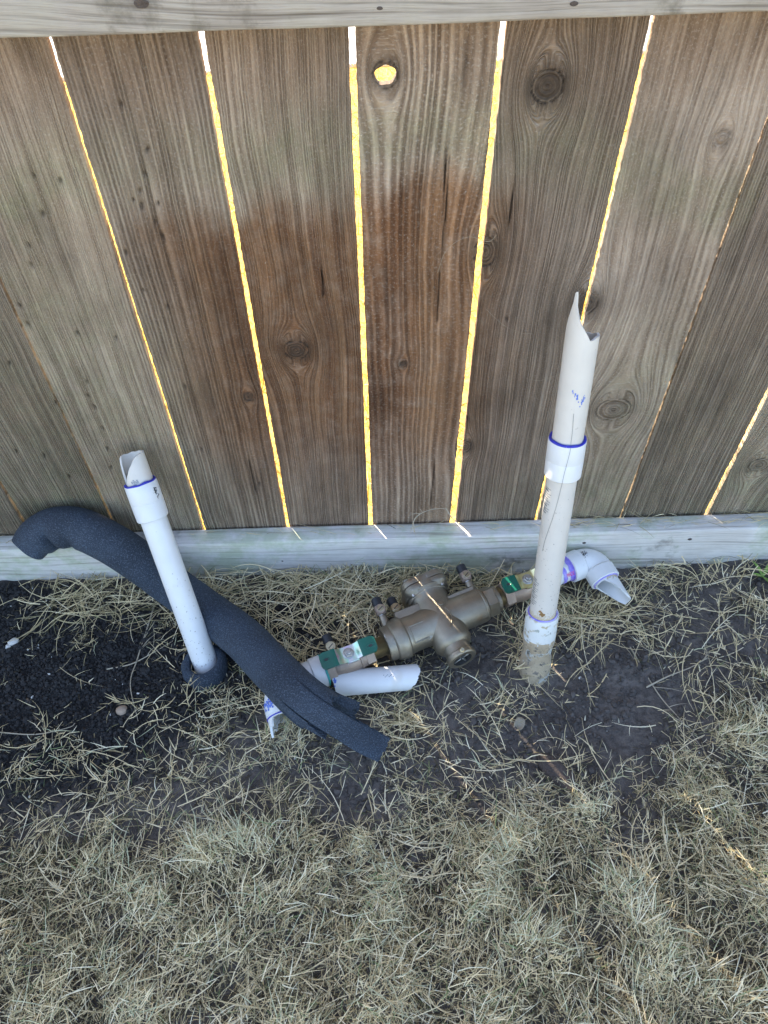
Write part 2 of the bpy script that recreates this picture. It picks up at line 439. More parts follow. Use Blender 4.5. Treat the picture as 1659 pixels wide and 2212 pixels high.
M['plate'] = steel_material()
M['goldplate'] = simple('yellow_zinc_plate', (0.72, 0.64, 0.30), (0.66, 0.64, 0.38), 0.28, 0.9, 40, 200, 0.06)
M['steel'] = simple('dull_steel', (0.50, 0.49, 0.46), (0.40, 0.38, 0.35), 0.36, 0.9, 80, 300, 0.1)
M['blackcap'] = simple('black_rubber', (0.012, 0.012, 0.014), (0.022, 0.022, 0.024), 0.5, 0, 60, 300, 0.1)
M['dark'] = simple('dark_bore', (0.03, 0.028, 0.024), (0.05, 0.045, 0.04), 0.6)
M['foam'] = foam_material()
M['crumb'] = simple('black_soil_crumbs', (0.013, 0.012, 0.012), (0.036, 0.033, 0.031), 0.75, 0, 60, 500, 0.5, 0.001, None, None, 0.35)
M['clod'] = simple('soil_clods', (0.060, 0.052, 0.046), (0.14, 0.12, 0.105), 0.9, 0, 60, 400, 0.5, 0.001, None, None, 0.2)
M['stone_white'] = simple('pale_stone', (0.62, 0.60, 0.55), (0.50, 0.47, 0.42), 0.8, 0, 60, 200, 0.4)
M['stone_brown'] = simple('brown_stone', (0.32, 0.22, 0.15), (0.42, 0.31, 0.22), 0.7, 0, 60, 200, 0.4)
M['bark'] = simple('dark_bark', (0.050, 0.036, 0.028), (0.11, 0.082, 0.066), 0.8, 0, 50, 140, 1.0, 0.005)
M['leaf'] = simple('dead_leaf', (0.36, 0.30, 0.21), (0.28, 0.22, 0.15), 0.7, 0, 60, 200, 0.4)
M['weed'] = simple('fresh_green_leaf', (0.16, 0.26, 0.04), (0.22, 0.33, 0.06), 0.5, 0, 60, 200, 0.2)
M['straw'] = simple('dry_straw', (0.46, 0.39, 0.28), (0.36, 0.29, 0.20), 0.6, 0, 40, 300, 0.3)
M['concrete'] = simple('concrete', (0.52, 0.50, 0.46), (0.60, 0.58, 0.54), 0.85, 0, 8, 90, 0.4, 0.003)
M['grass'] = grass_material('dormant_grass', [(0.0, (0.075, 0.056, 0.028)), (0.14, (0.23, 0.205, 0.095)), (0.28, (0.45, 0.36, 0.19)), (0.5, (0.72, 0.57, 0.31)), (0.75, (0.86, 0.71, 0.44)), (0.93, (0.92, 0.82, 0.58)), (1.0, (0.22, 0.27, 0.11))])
M['farlawn'] = grass_material('sunny_dry_lawn', [(0.0, (0.38, 0.17, 0.025)), (0.35, (0.58, 0.37, 0.075)), (1.0, (0.72, 0.54, 0.15))])

# ------------------------------------------------------------------ ground
def gz(x, y):
    x = np.asarray(x, float); y = np.asarray(y, float)
    z = 0.030 * sstep(0.25, 0.8, x) * sstep(-0.6, 0.0, y)
    z = z + 0.012 * (fbm(x * 5 + 9, y * 5 + 4, 3, 3) - 0.5) + 0.018 * (fbm(x * 28 + 3, y * 28, 5, 4) - 0.5)
    return z - 0.004
def near(x, y, pts, sigma):
    r = 0
    for (u, v, w) in pts:
        p = at(u, v, z=0); r = r + w * np.exp(-((x - p[0]) ** 2 + (y - p[1]) ** 2) / (2 * sigma ** 2))
    return r
BLACK = [(0, 1300, 1), (90, 1330, 1), (0, 1420, 1), (120, 1420, 1), (220, 1440, 1), (60, 1500, 1), (170, 1530, 1), (300, 1480, 1), (330, 1400, 1), (0, 1560, 1), (400, 1500, .8), (250, 1340, .7), (500, 1490, .6), (60, 1630, .6), (180, 1640, .6), (280, 1620, .5), (0, 1700, .4), (600, 1400, .7), (700, 1340, .6), (560, 1300, .5)]
def black_mask(x, y):
    return np.clip(near(x, y, BLACK, 0.055) * 1.1 - 0.15 + 0.5 * (fbm(x * 22, y * 22, 8) - 0.5), 0, 1) * (y < -0.03)
def axis(lo, hi, step, far, g=1.35):
    a = list(np.arange(lo, hi + 1e-9, step)); s = step
    while a[-1] < far: s *= g; a.append(a[-1] + s)
    s = step
    while a[0] > -far: s *= g; a.insert(0, a[0] - s)
    return np.array(a)
gx = axis(-1.05, 1.05, 0.0065, 150); gy = axis(-1.1, 0.06, 0.0065, 150)
GX, GY = np.meshgrid(gx, gy); GZ = gz(GX, GY)
GZ = np.where((np.abs(GX) > 1.3) | (GY > 0.3) | (GY < -1.4), -0.004, GZ)
nxg, nyg = len(gx), len(gy)
idx = np.arange(nxg * nyg).reshape(nyg, nxg)
gf = np.stack([idx[:-1, :-1], idx[:-1, 1:], idx[1:, 1:], idx[1:, :-1]], -1).reshape(-1, 4)
gme = new_mesh('ground', np.stack([GX, GY, GZ], -1).reshape(-1, 3), gf, M['soil'], True, 0,
               {'black': black_mask(GX, GY).ravel(), 'lawn': ((GY > 0.02) * 1.0).ravel(), 'turf': ((GY < -1.15) * 1.0 + (np.abs(GX) > 1.1) * (GY < 0.01) * 1.0).ravel()})
tag(link('ground', gme), kind='structure')

sw = bpy.data.objects.new('sidewalk', None); C.objects.link(sw); tag(sw, kind='structure'); sw.rotation_euler = (0, 0, 0.072)
for i in range(9):
    mb = MB(); mb.box(((i - 4) * 1.22, 2.935, -0.052), (1, 0, 0), (0, 1, 0), (0, 0, 1), 0.603, 0.70, 0.06, 0.008)
    mb.build('slab', M['concrete'], sw)

# ------------------------------------------------------------------ fence
GAPS = [(-0.642, .0048), (-0.4855, .0032), (-0.327, .0052), (-0.175, .0074), (-0.0245, .0075), (0.1248, .0089), (0.2738, .0050), (0.4255, .0032), (0.5775, .0052)]
xs = [g[0] for g in GAPS]; ws = [g[1] for g in GAPS]
while xs[-1] < 2.3: xs.append(xs[-1] + 0.151); ws.append(0.006)
while xs[0] > -2.9: xs.insert(0, xs[0] - 0.153); ws.insert(0, 0.006)
TH = 0.0090
def kick_top(x): return 0.1065 + 0.0224 * x
fence = empty('wooden_fence', 'weathered cedar picket fence with narrow sunlit gaps behind the pipes', 'fence', loc=(0, 0, 0))
# knots: (u, v, half width mm, stretch, darkness, relief)
KN = [(832, 162, 13, 1.05, .75, 0), (1183, 187, 17, 1.0, 1.0, -.0012), (640, 755, 17, .95, .85, .0016), (537, 857, 7, 1.1, .8, .0008),
      (870, 786, 5.5, 1.05, .9, -.0008), (1325, 885, 26, .85, .45, .0006), (1268, 655, 14, 1.3, .9, -.0006), (1048, 545, 14, 1.5, .75, -.0006),
      (1004, 965, 10, 1.3, .6, 0), (1640, 1005, 17, .9, .5, .0004), (1560, 300, 8, 1.2, .3, 0)]
KN = [(*at(u, v, y=0)[[0, 2]], a / 1000, s, d, r) for u, v, a, s, d, r in KN]
HOLE = at(832, 162, y=0)
# worm pits (u, v)
PITS = [(262, 225), (318, 323), (313, 375), (302, 412), (335, 478), (288, 432), (306, 445), (342, 440), (352, 512), (272, 545), (130, 390), (92, 462), (73, 380), (67, 572), (168, 720), (62, 530),
        (250, 730), (310, 627), (362, 663), (188, 825), (190, 855), (205, 880), (222, 925), (232, 970), (60, 700), (20, 785), (120, 870), (400, 835), (435, 970), (560, 1045), (42, 660), (240, 1010), (35, 975), (95, 985), (150, 1030), (1095, 690), (1010, 905)]
PITS = [(*at(u, v, y=0)[[0, 2]], 0.0016 + 0.0009 * random.random(), random.uniform(1.6, 3.2)) for u, v in PITS]
CRACKS = [(945, 260, 700), (958, 330, 560), (1000, 60, 210), (700, 560, 640), (1520, 620, 760), (1095, 360, 520), (930, 980, 1120), (560, 990, 1100)]
CRACKS = [(at(u, v0, y=0), at(u, v1, y=0)) for u, v0, v1 in CRACKS]

TOPZ = 0.735
def stain_field(x, z):
    cx = 0.0; e = 0.03 * (fbm(x * 14 + 2, z * 9, 21) - 0.5) * 2
    topz = TOPZ + 0.05 * (vnoise(x * 6.6 + 0.4, x * 0, 77) - 0.5) - 0.22 * np.abs(x + 0.03) ** 1.6 + e
    top = 1 - sstep(-0.036, 0.036, z - topz + 0.034 * (fbm(x * 240, z * 7, 4) - 0.5) + 0.05 * (fbm(x * 24, z * 18, 14) - 0.5))
    side = (1 - sstep(0.10, 0.24, x + e)) * sstep(-0.37, -0.20, x + e)
    low = 0.45 + 0.55 * sstep(0.16, 0.42, z + 2 * e)
    upper = 0.38 * sstep(0.80, 0.90, z + e)                   # brown again under the rail
    return np.clip(top * side * low + upper, 0, 1), topz
DROP = at(962, 840, y=0)
TONE = [0.95, 0.80, 1.06, 0.88, 1.0, 1.08, 0.84]
def make_picket(i):
    x0 = xs[i] + ws[i] / 2; x1 = xs[i + 1] - ws[i + 1] / 2; w = x1 - x0
    vis = x1 > -0.85 and x0 < 0.85
    hole = x0 < HOLE[0] < x1
    nx = int(w / 0.002) if vis else 8
    zz = np.concatenate([np.arange(0.02, 0.97, 0.0026), np.linspace(0.98, 1.78, 24)]) if vis else np.linspace(0.02, 1.78, 30)
    X, Z = np.meshgrid(np.linspace(x0, x1, nx + 1), zz)
    s = i * 3.7
    lx = (X - x0) / w
    # ragged edges
    for side, sl in ((0, lx < 0.02), (1, lx > 0.98)):
        X = X + sl * 0.0019 * (fbm(Z * 150 + s + side * 9, Z * 0 + side, i) - 0.5) + sl * 0.0022 * (fbm(Z * 9 + s + side * 5, Z * 0, i + 3) - 0.5)
    if abs(xs[i + 1] - 0.1248) < .001: X = X - (lx > 0.98) * 0.0048 * (0.42 - Z)
    gu = X + 0.010 * (fbm(X * 4 + s, Z * 3.2 + s, i) - 0.5) + 0.0035 * (fbm(X * 20 + s, Z * 12, i + 2) - 0.5)
    c = rng.uniform(0.25, 0.75)
    gu = gu + (0.0 if i % 3 else 0.030) * (lx - c) ** 2 * np.sin(Z * 5 + s)
    dark = np.zeros_like(X); Y = np.zeros_like(X)
    for kx, kz, a, stt, d, rel in KN:
        if kx < x0 - 0.02 or kx > x1 + 0.02: continue
        dx = X - kx; dz = (Z - kz) / stt; r = np.sqrt(dx * dx + (dz / 1.0) ** 2) + 1e-6
        rf = np.sqrt(dx * dx + (dz / 1.9) ** 2) + 1e-6
        gu = gu - np.where(r > a, (a * 1.25) ** 2 * dx / np.maximum(rf, a) ** 2 * np.exp(-(dz / (a * 7)) ** 2), 0)
        rr = r * (1 + 0.18 * (fbm(X * 200, Z * 200, 5) - 0.5))
        gu = np.where(r < a, kx + (rr - a) * 0.9, gu)
        ins = 1 - sstep(a * 0.72, a * 1.12, rr)
        dark = np.maximum(dark, d * ins * (0.55 + 0.45 * fbm(X * 160, Z * 160, 2)))
        dark = np.maximum(dark, min(1, d + .25) * np.exp(-((rr - a) / 0.0012) ** 2) * (fbm(X * 60, Z * 60, 9) > 0.42))
        halo = np.exp(-((r - a) / (a * 0.55)) ** 2) * (r > a)
        dark = np.maximum(dark, 0.55 * d * halo)
        Y = Y - rel * ins - abs(rel) * 0.8 * halo
        Y = Y + 0.0008 * np.exp(-((rr - a) / 0.0013) ** 2)
    for px, pz, a, stt in PITS:
        if px < x0 or px > x1: continue
        tilt = 0.25 * math.sin(px * 300)
        dx = X - px + tilt * (Z - pz); dz = (Z - pz) / stt
        q = np.exp(-((dx * dx + dz * dz) / (a * a)) ** 1.5)
        Y = Y + 0.0032 * q; dark = np.maximum(dark, 0.75 * q)
    for pa, pb in CRACKS:
        if not (x0 < pa[0] < x1): continue
        tt = np.clip((Z - pb[2]) / (pa[2] - pb[2]), 0, 1); inz = (Z > pb[2]) & (Z < pa[2])
        dx = X - (pb[0] + 0.004 * (fbm(Z * 12, Z * 0, 31) - 0.5))
        q = np.exp(-(dx / (0.0009 * np.sin(np.pi * tt) ** 0.4 + 1e-5)) ** 2) * inz
        Y = Y + 0.004 * q; dark = np.maximum(dark, 0.9 * q)
    Y = Y + 0.0016 * (fbm(X * 30 + s, Z * 2.0, i + 4) - 0.5) + 0.0030 * (fbm(X * 3 + s, Z * 1.1, i + 6) - 0.5)
    st, topz = stain_field(X, Z)
    e2 = fbm(X * 7 + s, Z * 5 + 2, i + 7)
    green = 0.75 * np.exp(-((Z - topz - 0.055) / 0.05) ** 2) * (0.3 + 0.9 * e2) * (np.abs(X) < 0.45)
    green = green + 0.75 * sstep(-0.12, -0.42, X) * (0.35 + e2 * 0.9) * sstep(0.80, 0.5, Z)
    green = green + 0.60 * sstep(0.20, 0.42, X) * (0.3 + e2) * sstep(0.7, 0.35, Z) + 0.45 * sstep(0.30, 0.14, Z) * e2
    green = np.clip(green * (1 - 0.75 * st), 0, 1)
    drop = np.exp(-(((X - DROP[0]) / .013) ** 2 + ((Z - DROP[2]) / (.05 + .05 * (Z > DROP[2]))) ** 2) ** 2)
    st = np.maximum(st, drop); dark = np.maximum(dark, .22 * drop)
    tone = np.full_like(X, TONE[i % len(TONE)])
    if hole: gu = x0 + (gu - x0) * 0.34
    elif i % 4 == 1: gu = x0 + (gu - x0) * 0.6
    band = np.full_like(X, [0.9, 0.55, 1.0, 0.75, 1.15][i % 5])
    # faces
    n = nx + 1; rows = len(zz)
    front = np.stack([X, Y, Z], -1).reshape(-1, 3)
    id_ = np.arange(n * rows).reshape(rows, n)
    q = np.stack([id_[:-1, :-1], id_[:-1, 1:], id_[1:, 1:], id_[1:, :-1]], -1).reshape(-1, 4)
    A = dict(gu=gu, px=X, gz=Z, seed=np.full_like(X, s), stain=st, green=green, dark=np.clip(dark, 0, 1), band=band, tone=tone)
    A = {k: v.ravel() for k, v in A.items()}
    if hole:
        hx, hz, ha = HOLE[0], HOLE[2], 0.0105
        dx = front[:, 0] - hx; dz = front[:, 2] - hz; r = np.hypot(dx, dz); th = np.arctan2(dz, dx)
        edge = ha * (1 + 0.10 * np.sin(2 * th + 1) + 0.05 * np.sin(5 * th))
        inside = r < edge
        keep = ~inside[q].all(1)
        q2 = q[keep]
        bidx = np.unique(q2[inside[q2].any(1)]); bidx = bidx[inside[bidx]]
        sc = edge[bidx] / np.maximum(r[bidx], 1e-6)
        front[bidx, 0] = hx + dx[bidx] * sc; front[bidx, 2] = hz + dz[bidx] * sc
        q = q2
    back = front.copy(); back[:, 1] = TH
    from_e = np.concatenate([q[:, [0, 1]], q[:, [1, 2]], q[:, [2, 3]], q[:, [3, 0]]])
    key = np.sort(from_e, 1); kk = key[:, 0].astype(np.int64) * 10 ** 7 + key[:, 1]
    u, inv, cnt = np.unique(kk, return_inverse=True, return_counts=True)
    be = from_e[cnt[inv] == 1]
    N = len(front)
    if hole or not vis:
        walls = np.stack([be[:, 1], be[:, 0], be[:, 0] + N, be[:, 1] + N], -1)
        faces = np.concatenate([q, q[:, ::-1] + N, walls])
        V = np.concatenate([front, back]); AA = {k: np.concatenate([v, v]) for k, v in A.items()}
    else:                                        # closed box: plain back
        bv = np.unique(be); mp = -np.ones(N, int); mp[bv] = np.arange(len(bv)) + N
        walls = np.stack([be[:, 1], be[:, 0], mp[be[:, 0]], mp[be[:, 1]]], -1)
        V = np.concatenate([front, back[bv]]); AA = {k: np.concatenate([v, v[bv]]) for k, v in A.items()}
        L = mp[id_[:, 0]]; Rr = mp[id_[:, -1]]
        bk = np.stack([L[:-1], L[1:], Rr[1:], Rr[:-1]], -1)
        faces = np.concatenate([q, walls, bk])
    me = new_mesh('picket', V, faces, M['picket'], True, 50, AA)
    return link('picket', me, fence)
for i in range(len(xs) - 1): make_picket(i)

def board(name, mat, x0, x1, y0, y1, z0, z1, slope, zoff, bev, seed, nseg):
    """a sawn board along the fence with eased edges and a little waviness"""
    prof = []
    for cx, cy, a0 in ((y1 - bev, z1 - bev, 0), (y0 + bev, z1 - bev, 90), (y0 + bev, z0 + bev, 180), (y1 - bev, z0 + bev, 270)):
        for k in range(4):
            a = math.radians(a0 + 30 * k); prof.append((cx + bev * math.cos(a), cy + bev * math.sin(a)))
    prof = np.array(prof); n = len(prof); X = np.linspace(x0, x1, nseg); v = []
    for x in X:
        jy = 0.0016 * (fbm(x * 6 + prof[:, 1] * 30, prof[:, 1] * 40 + seed, seed) - 0.5)
        jz = 0.0030 * (fbm(x * 9 + prof[:, 0] * 20, prof[:, 1] * 10 + seed, seed + 5) - 0.5)
        v.append(np.stack([np.full(n, x), prof[:, 0] + jy, prof[:, 1] + jz + slope * x + zoff], -1))
    v = np.concatenate(v); f = []
    for i in range(nseg - 1):
        for k in range(n): f.append((i * n + k, i * n + (k + 1) % n, (i + 1) * n + (k + 1) % n, (i + 1) * n + k))
    f.append(tuple(range(n))); f.append(tuple(range((nseg - 1) * n, nseg * n))[::-1])
    return link(name, new_mesh(name, v, f, mat, True, 55), fence)
kb = board('bottom_board', M['kick'], -2.8, 2.2, -0.0395, -0.003, -0.16, 0.0, 0.0224, 0.1065, 0.005, 3, 500)
tag(kb, 'pale grey green bottom board lying along the foot of the pickets')
RSL, RZ = 0.0158, 0.9193
tr = board('rail', M['rail'], -2.8, 2.2, -0.0410, -0.002, 0.0, 0.089, RSL, RZ, 0.004, 9, 500)
ur = board('rail', M['rail'], -2.8, 2.2, -0.0410, -0.002, 0.0, 0.089, 0.016, 1.58, 0.004, 12, 60)
# knots in the rails
for (u, v, r) in ((305, 8, .0075), (1240, 8, .004), (820, 18, .003)):
    p = at(u, v, y=-0.0417); mb = MB(); V, F = blob((0, 0, 0), r, 2, 0.2, int(u), (1.0, 0.05, 0.55)); mb.add(V + p, F); mb.build('knot', M['bark'], tr)
for (u, v, r) in ((1262, 1173, .0035), (1490, 1165, .004), (610, 1212, .002)):
    p = at(u, v, y=-0.0402); mb = MB(); V, F = blob((0, 0, 0), r, 2, 0.3, int(u), (1.0, 0.3, 0.7)); mb.add(V + p, F); mb.build('knot', M['bark'], kb)

# ------------------------------------------------------------------ standing pipes
OD = 0.0211
def unit(v): v = np.array(v, float); return v / np.linalg.norm(v)
CAMREF = None
def riser_left():
    b = np.array([-0.310, -0.227, 0.0]); t = np.array([-0.385, -0.050, 0.288]); ax = unit(t - b); L = np.linalg.norm(t - b)
    root = empty('standpipe', 'short white plastic standpipe leaning left with an obliquely cut top', 'pipe', loc=b)
    ref = unit(CAM - b)
    mb = MB(); mb.add(*pipe_shell((0, 0, 0), ax, OD, OD - 0.0035, -0.03, L - 0.035, 56, 20, ref)); mb.build('pipe', M['pvc'], root)
    s1 = L - 0.004; s0 = s1 - 0.061
    mb = MB(); prof = [(s0, OD + .0004), (s0, 0.0245), (s0 + .0015, 0.0256), (s0 + .029, 0.0259), (s0 + .0295, 0.0256), (s0 + .0302, 0.0259), (s1 - .002, 0.0258), (s1, 0.0250), (s1, OD + .0004), (s1 - .03, OD + .0004)]
    mb.lathe((0, 0, 0), ax, prof, 56, 0, ref, False, False); cp = mb.build('coupling', M['pvc'], root, sharp=30)
    # bead of primer round the mouth
    mb = MB(); e1, e2 = perp(ax, ref); v = []
    pts = [ax * (s1 + 0.0005 + 0.0012 * math.sin(5 * a) * math.sin(a * 2 + 1)) + (OD + 0.0022) * (math.cos(a) * e1 + math.sin(a) * e2) for a in np.linspace(0, 2 * math.pi, 60)]
    mb.sweep(pts, 0.0021, 8, False); mb.build('primer_ring', M['blue'], cp)
    cells = []
    r2 = random.Random(4)
    for k in range(46):
        q = r2.random(); cells.append((s1 - 0.012 - q * 0.016 + r2.gauss(0, .0014), 0.0175 + q * 0.003 + r2.gauss(0, .0016), r2.uniform(.0006, .0018), r2.uniform(.0006, .0022)))
    mb = MB(); mb.add(*wrap_pixels((0, 0, 0), ax, 0.0259, cells, ref)); mb.build('print_mark', M['ink'], cp, False)
    rr_ = random.Random(21)
    cells = [(.012 + .20 * rr_.random() ** 2.2, rr_.uniform(-.026, .026), rr_.uniform(.0005, .0022), rr_.uniform(.0005, .0018)) for k in range(70)]
    mb = MB(); mb.add(*wrap_pixels((0, 0, 0), ax, OD, cells, ref, 0.00015)); mb.build('mud_specks', M['mud'], root, False)['kind'] = 'stuff'
    def end(a):                                  # oblique saw cut: low at the left front, high at the back and right
        d = (a - math.radians(-86) + math.pi) % (2 * math.pi) - math.pi
        q = d / 2.15 if d > 0 else -d / 0.85
        return s1 + 0.0015 + 0.045 * sstep(0, 1, min(1.0, q) ** 0.8) + 0.0005 * math.sin(9 * a) + 0.0016 * math.exp(-((d - .62) / .10) ** 2)
    mb = MB(); mb.add(*pipe_shell((0, 0, 0), ax, OD, OD - 0.003, s1 - 0.02, end, 72, 12, ref)); st = mb.build('pipe_stub', M['pvc_old'], root, sharp=45)
    cells = [(s1 + 0.006 + r2.gauss(0, .002), -0.010 + r2.gauss(0, .0028), .0022, .0026) for k in range(16)]
    mb = MB(); mb.add(*wrap_pixels((0, 0, 0), ax, OD, cells, ref)); mb.build('smear', M['greyink'], st, False)
    return root
riser_left()

def riser_right():
    b = np.array([0.2525, -0.246, 0.0]); t = np.array([0.2505, -0.0800, 0.607]); ax = unit(t - b); L = np.linalg.norm(t - b)
    root = empty('standpipe', 'tall cream plastic standpipe with a sharp pointed cut top beside the elbow', 'pipe', loc=b)
    root['group'] = 'cut standpipes in front of the fence'
    ref = unit(CAM - b); e1, e2 = perp(ax, ref)
    def proj(s, a, r): return b + ax * s + r * (math.cos(a) * e1 + math.sin(a) * e2)
    sc = 0.138                                  # top of lower coupling
    # clay covered foot
    mb = MB(); n = 40; prof = [(-0.03, .0245)] + [(q, .0250 + .0016 * math.sin(q * 90)) for q in np.linspace(-0.01, 0.090, 24)] + [(0.092, .022)]
    mb.lathe((0, 0, 0), ax, prof, 64, 0, ref, True, True, lambda t_, a: 0.22 * (float(fbm(np.array(a * 3.0), np.array(t_ * 70), 4)) - 0.5))
    mb.build('clay_crust', M['crust'], root, sharp=0)
    mb = MB(); s0 = 0.084; prof = [(s0, .0235), (s0, .0258), (s0 + .002, .0262), (sc - .002, .0262), (sc, .0256), (sc, OD + .0012), (sc - .02, OD + .0012)]
    mb.lathe((0, 0, 0), ax, prof, 56, 0, ref, False, False, lambda t_, a: 0.015 * (float(fbm(np.array(a * 4.0), np.array(t_ * 80), 6)) - 0.5)); c1 = mb.build('coupling', M['pvc_dirty'], root, sharp=30)
    pts = [proj(sc + 0.0004, a, OD + .0014) - b for a in np.linspace(0, 2 * math.pi, 60)]
    mb = MB(); mb.sweep(pts, 0.0011, 8, False); mb.build('primer_ring', M['violet'], c1)
    r2 = random.Random(9)
    cells = [(sc + .001 + abs(r2.gauss(0, .0045)), -.026 + .052 * q / 110, r2.uniform(.001, .003), .0022) for q in range(110)]
    mb = MB(); mb.add(*wrap_pixels((0, 0, 0), ax, OD, cells, ref, 0.0002)); mb.build('clay_smear', M['claysmear'], c1, False)
    su0, su1 = 0.402, 0.460                      # upper coupling
    mb = MB(); mb.add(*pipe_shell((0, 0, 0), ax, OD, OD - .0035, sc - .03, su0 + .02, 56, 24, ref)); pp = mb.build('pipe', M['pvc_old'], root)
    # printed bars, seen edge on along the left of the pipe
    for nm, c0, m_ in (('printed_bars', 0.190, 13), ('printed_bars', 0.368, 11)):
        cells = []
        for k in range(m_):
            s = c0 - 0.026 + 0.0042 * k; cells.append((s, -0.0262 + 0.001 * math.sin(k * 2.1), 0.0007 + 0.0005 * (k % 3 == 0), 0.0095 + 0.003 * ((k * 7) % 3)))
            if k % 2: cells.append((s + .0018, -0.0255, 0.0005, 0.007))
        mb = MB(); mb.add(*wrap_pixels((0, 0, 0), ax, OD, cells, ref)); mb.build(nm, M['ink'], pp, False)
    cells = [(0.1515 + r2.gauss(0, .0022) , -.003 + r2.gauss(0, .0022), .0026, .003) for k in range(26)]
    mb = MB(); mb.add(*wrap_pixels((0, 0, 0), ax, OD, cells, ref)); mb.build('blotch', M['rust'], pp, False)
    mb = MB(); prof = [(su0, OD + .0004), (su0, .0240), (su0 + .002, .0256), (su0 + .028, .0259), (su0 + .0285, .0257), (su0 + .0292, .0259), (su1 - .002, .0258), (su1, .0252), (su1, OD + .0004), (su1 - .03, OD + .0004)]
    mb.lathe((0, 0, 0), ax, prof, 56, 0, ref, False, False); c2 = mb.build('coupling', M['pvc'], root, sharp=30)
    pts = [proj(su1 + 0.0006 + 0.0010 * math.sin(4 * a + 1) * math.sin(a), a, OD + .0020) - b for a in np.linspace(0, 2 * math.pi, 60)]
    mb = MB(); mb.sweep(pts, 0.0022, 8, False); mb.build('primer_ring', M['blue'], c2)
    top = L + 0.036
    def end(a):                                  # long pointed sliver at the left, straight rim at the right
        a = (a + math.pi) % (2 * math.pi) - math.pi
        ca = math.radians(-42); d = (a - ca + math.pi) % (2 * math.pi) - math.pi
        tip = top - 0.004 - 0.060 * min(1, abs(d) / (1.55 if d > 0 else 0.95)) ** (0.72 if d > 0 else 1.0)
        rim = top - 0.060 + 0.006 * math.cos(a - 1.2); d = abs(d)
        return max(tip, rim) + 0.001 * math.sin(7 * a) + (0.008 if d < 0.10 else 0)
    mb = MB(); mb.add(*pipe_shell((0, 0, 0), ax, OD, OD - .0032, su1 - .02, end, 96, 14, ref)); st = mb.build('pipe_stub', M['pvc_old'], root, sharp=45)
    cells = []
    for cs, cc, n_ in ((0.0, 0.0035, 22), (-.006, .0125, 20)):
        for k in range(n_):
            q = r2.gauss(0, 1); cells.append((su1 + 0.073 + cs + .0035 * q, cc + .0012 * r2.gauss(0, 1) + .0012 * q * (1 if cs else -1), r2.uniform(.0008, .003), r2.uniform(.0006, .0018)))
    mb = MB(); mb.add(*wrap_pixels((0, 0, 0), ax, OD, cells, ref)); mb.build('smear', M['bluesmear'], st, False)
    cells = [(.142 + .24 * r2.random() ** 1.6, r2.uniform(-.027, .027), r2.uniform(.0005, .0022), r2.uniform(.0005, .0016)) for k in range(60)]
    mb = MB(); mb.add(*wrap_pixels((0, 0, 0), ax, OD, cells, ref, 0.00015)); mb.build('mud_specks', M['mud'], pp, False)['kind'] = 'stuff'
    # a loose hair stuck down the front
    pts = []
    for k in range(40):
        s = su1 + 0.05 - 0.235 * k / 39; r = (0.0262 if su0 - .001 < s < su1 + .003 else OD + .0005)
        pts.append(proj(s, (0.003 + 0.002 * math.sin(k * .25) - 0.016 * sstep(.45, .95, k / 39)) / OD, r))
    mb = MB(); mb.sweep(pts, 0.00019, 5); h = mb.build('thread', M['ink'])
    tag(h, 'thin dark thread hanging down the front of the tall standpipe', 'thread')
    return root
riser_right()
bpy.data.objects['standpipe']['group'] = 'cut standpipes in front of the fence'

# foam collar left round the foot of the short standpipe
ax = unit(np.array([-0.385, -0.050, 0.288]) - np.array([-0.310, -0.227, 0.0]))
mb = MB(); o = np.array([-0.3115, -0.231, 0.0])
mb.lathe(o, unit((-.06, .12, 1)), [(-.03, .036), (.004, .0395), (.016, .0385), (.0225, .034), (.024, .029), (.0215, .0245), (.010, .0235), (-.01, .0235)], 56, 0, None, False, False,
         lambda t, a: 0.16 * (float(fbm(np.array(a * 1.6 + 3), np.array(t * 50), 12)) - 0.5))
tag(mb.build('foam_collar', M['foam'], None, sharp=0), 'black foam collar round the foot of the short leaning standpipe', 'foam')

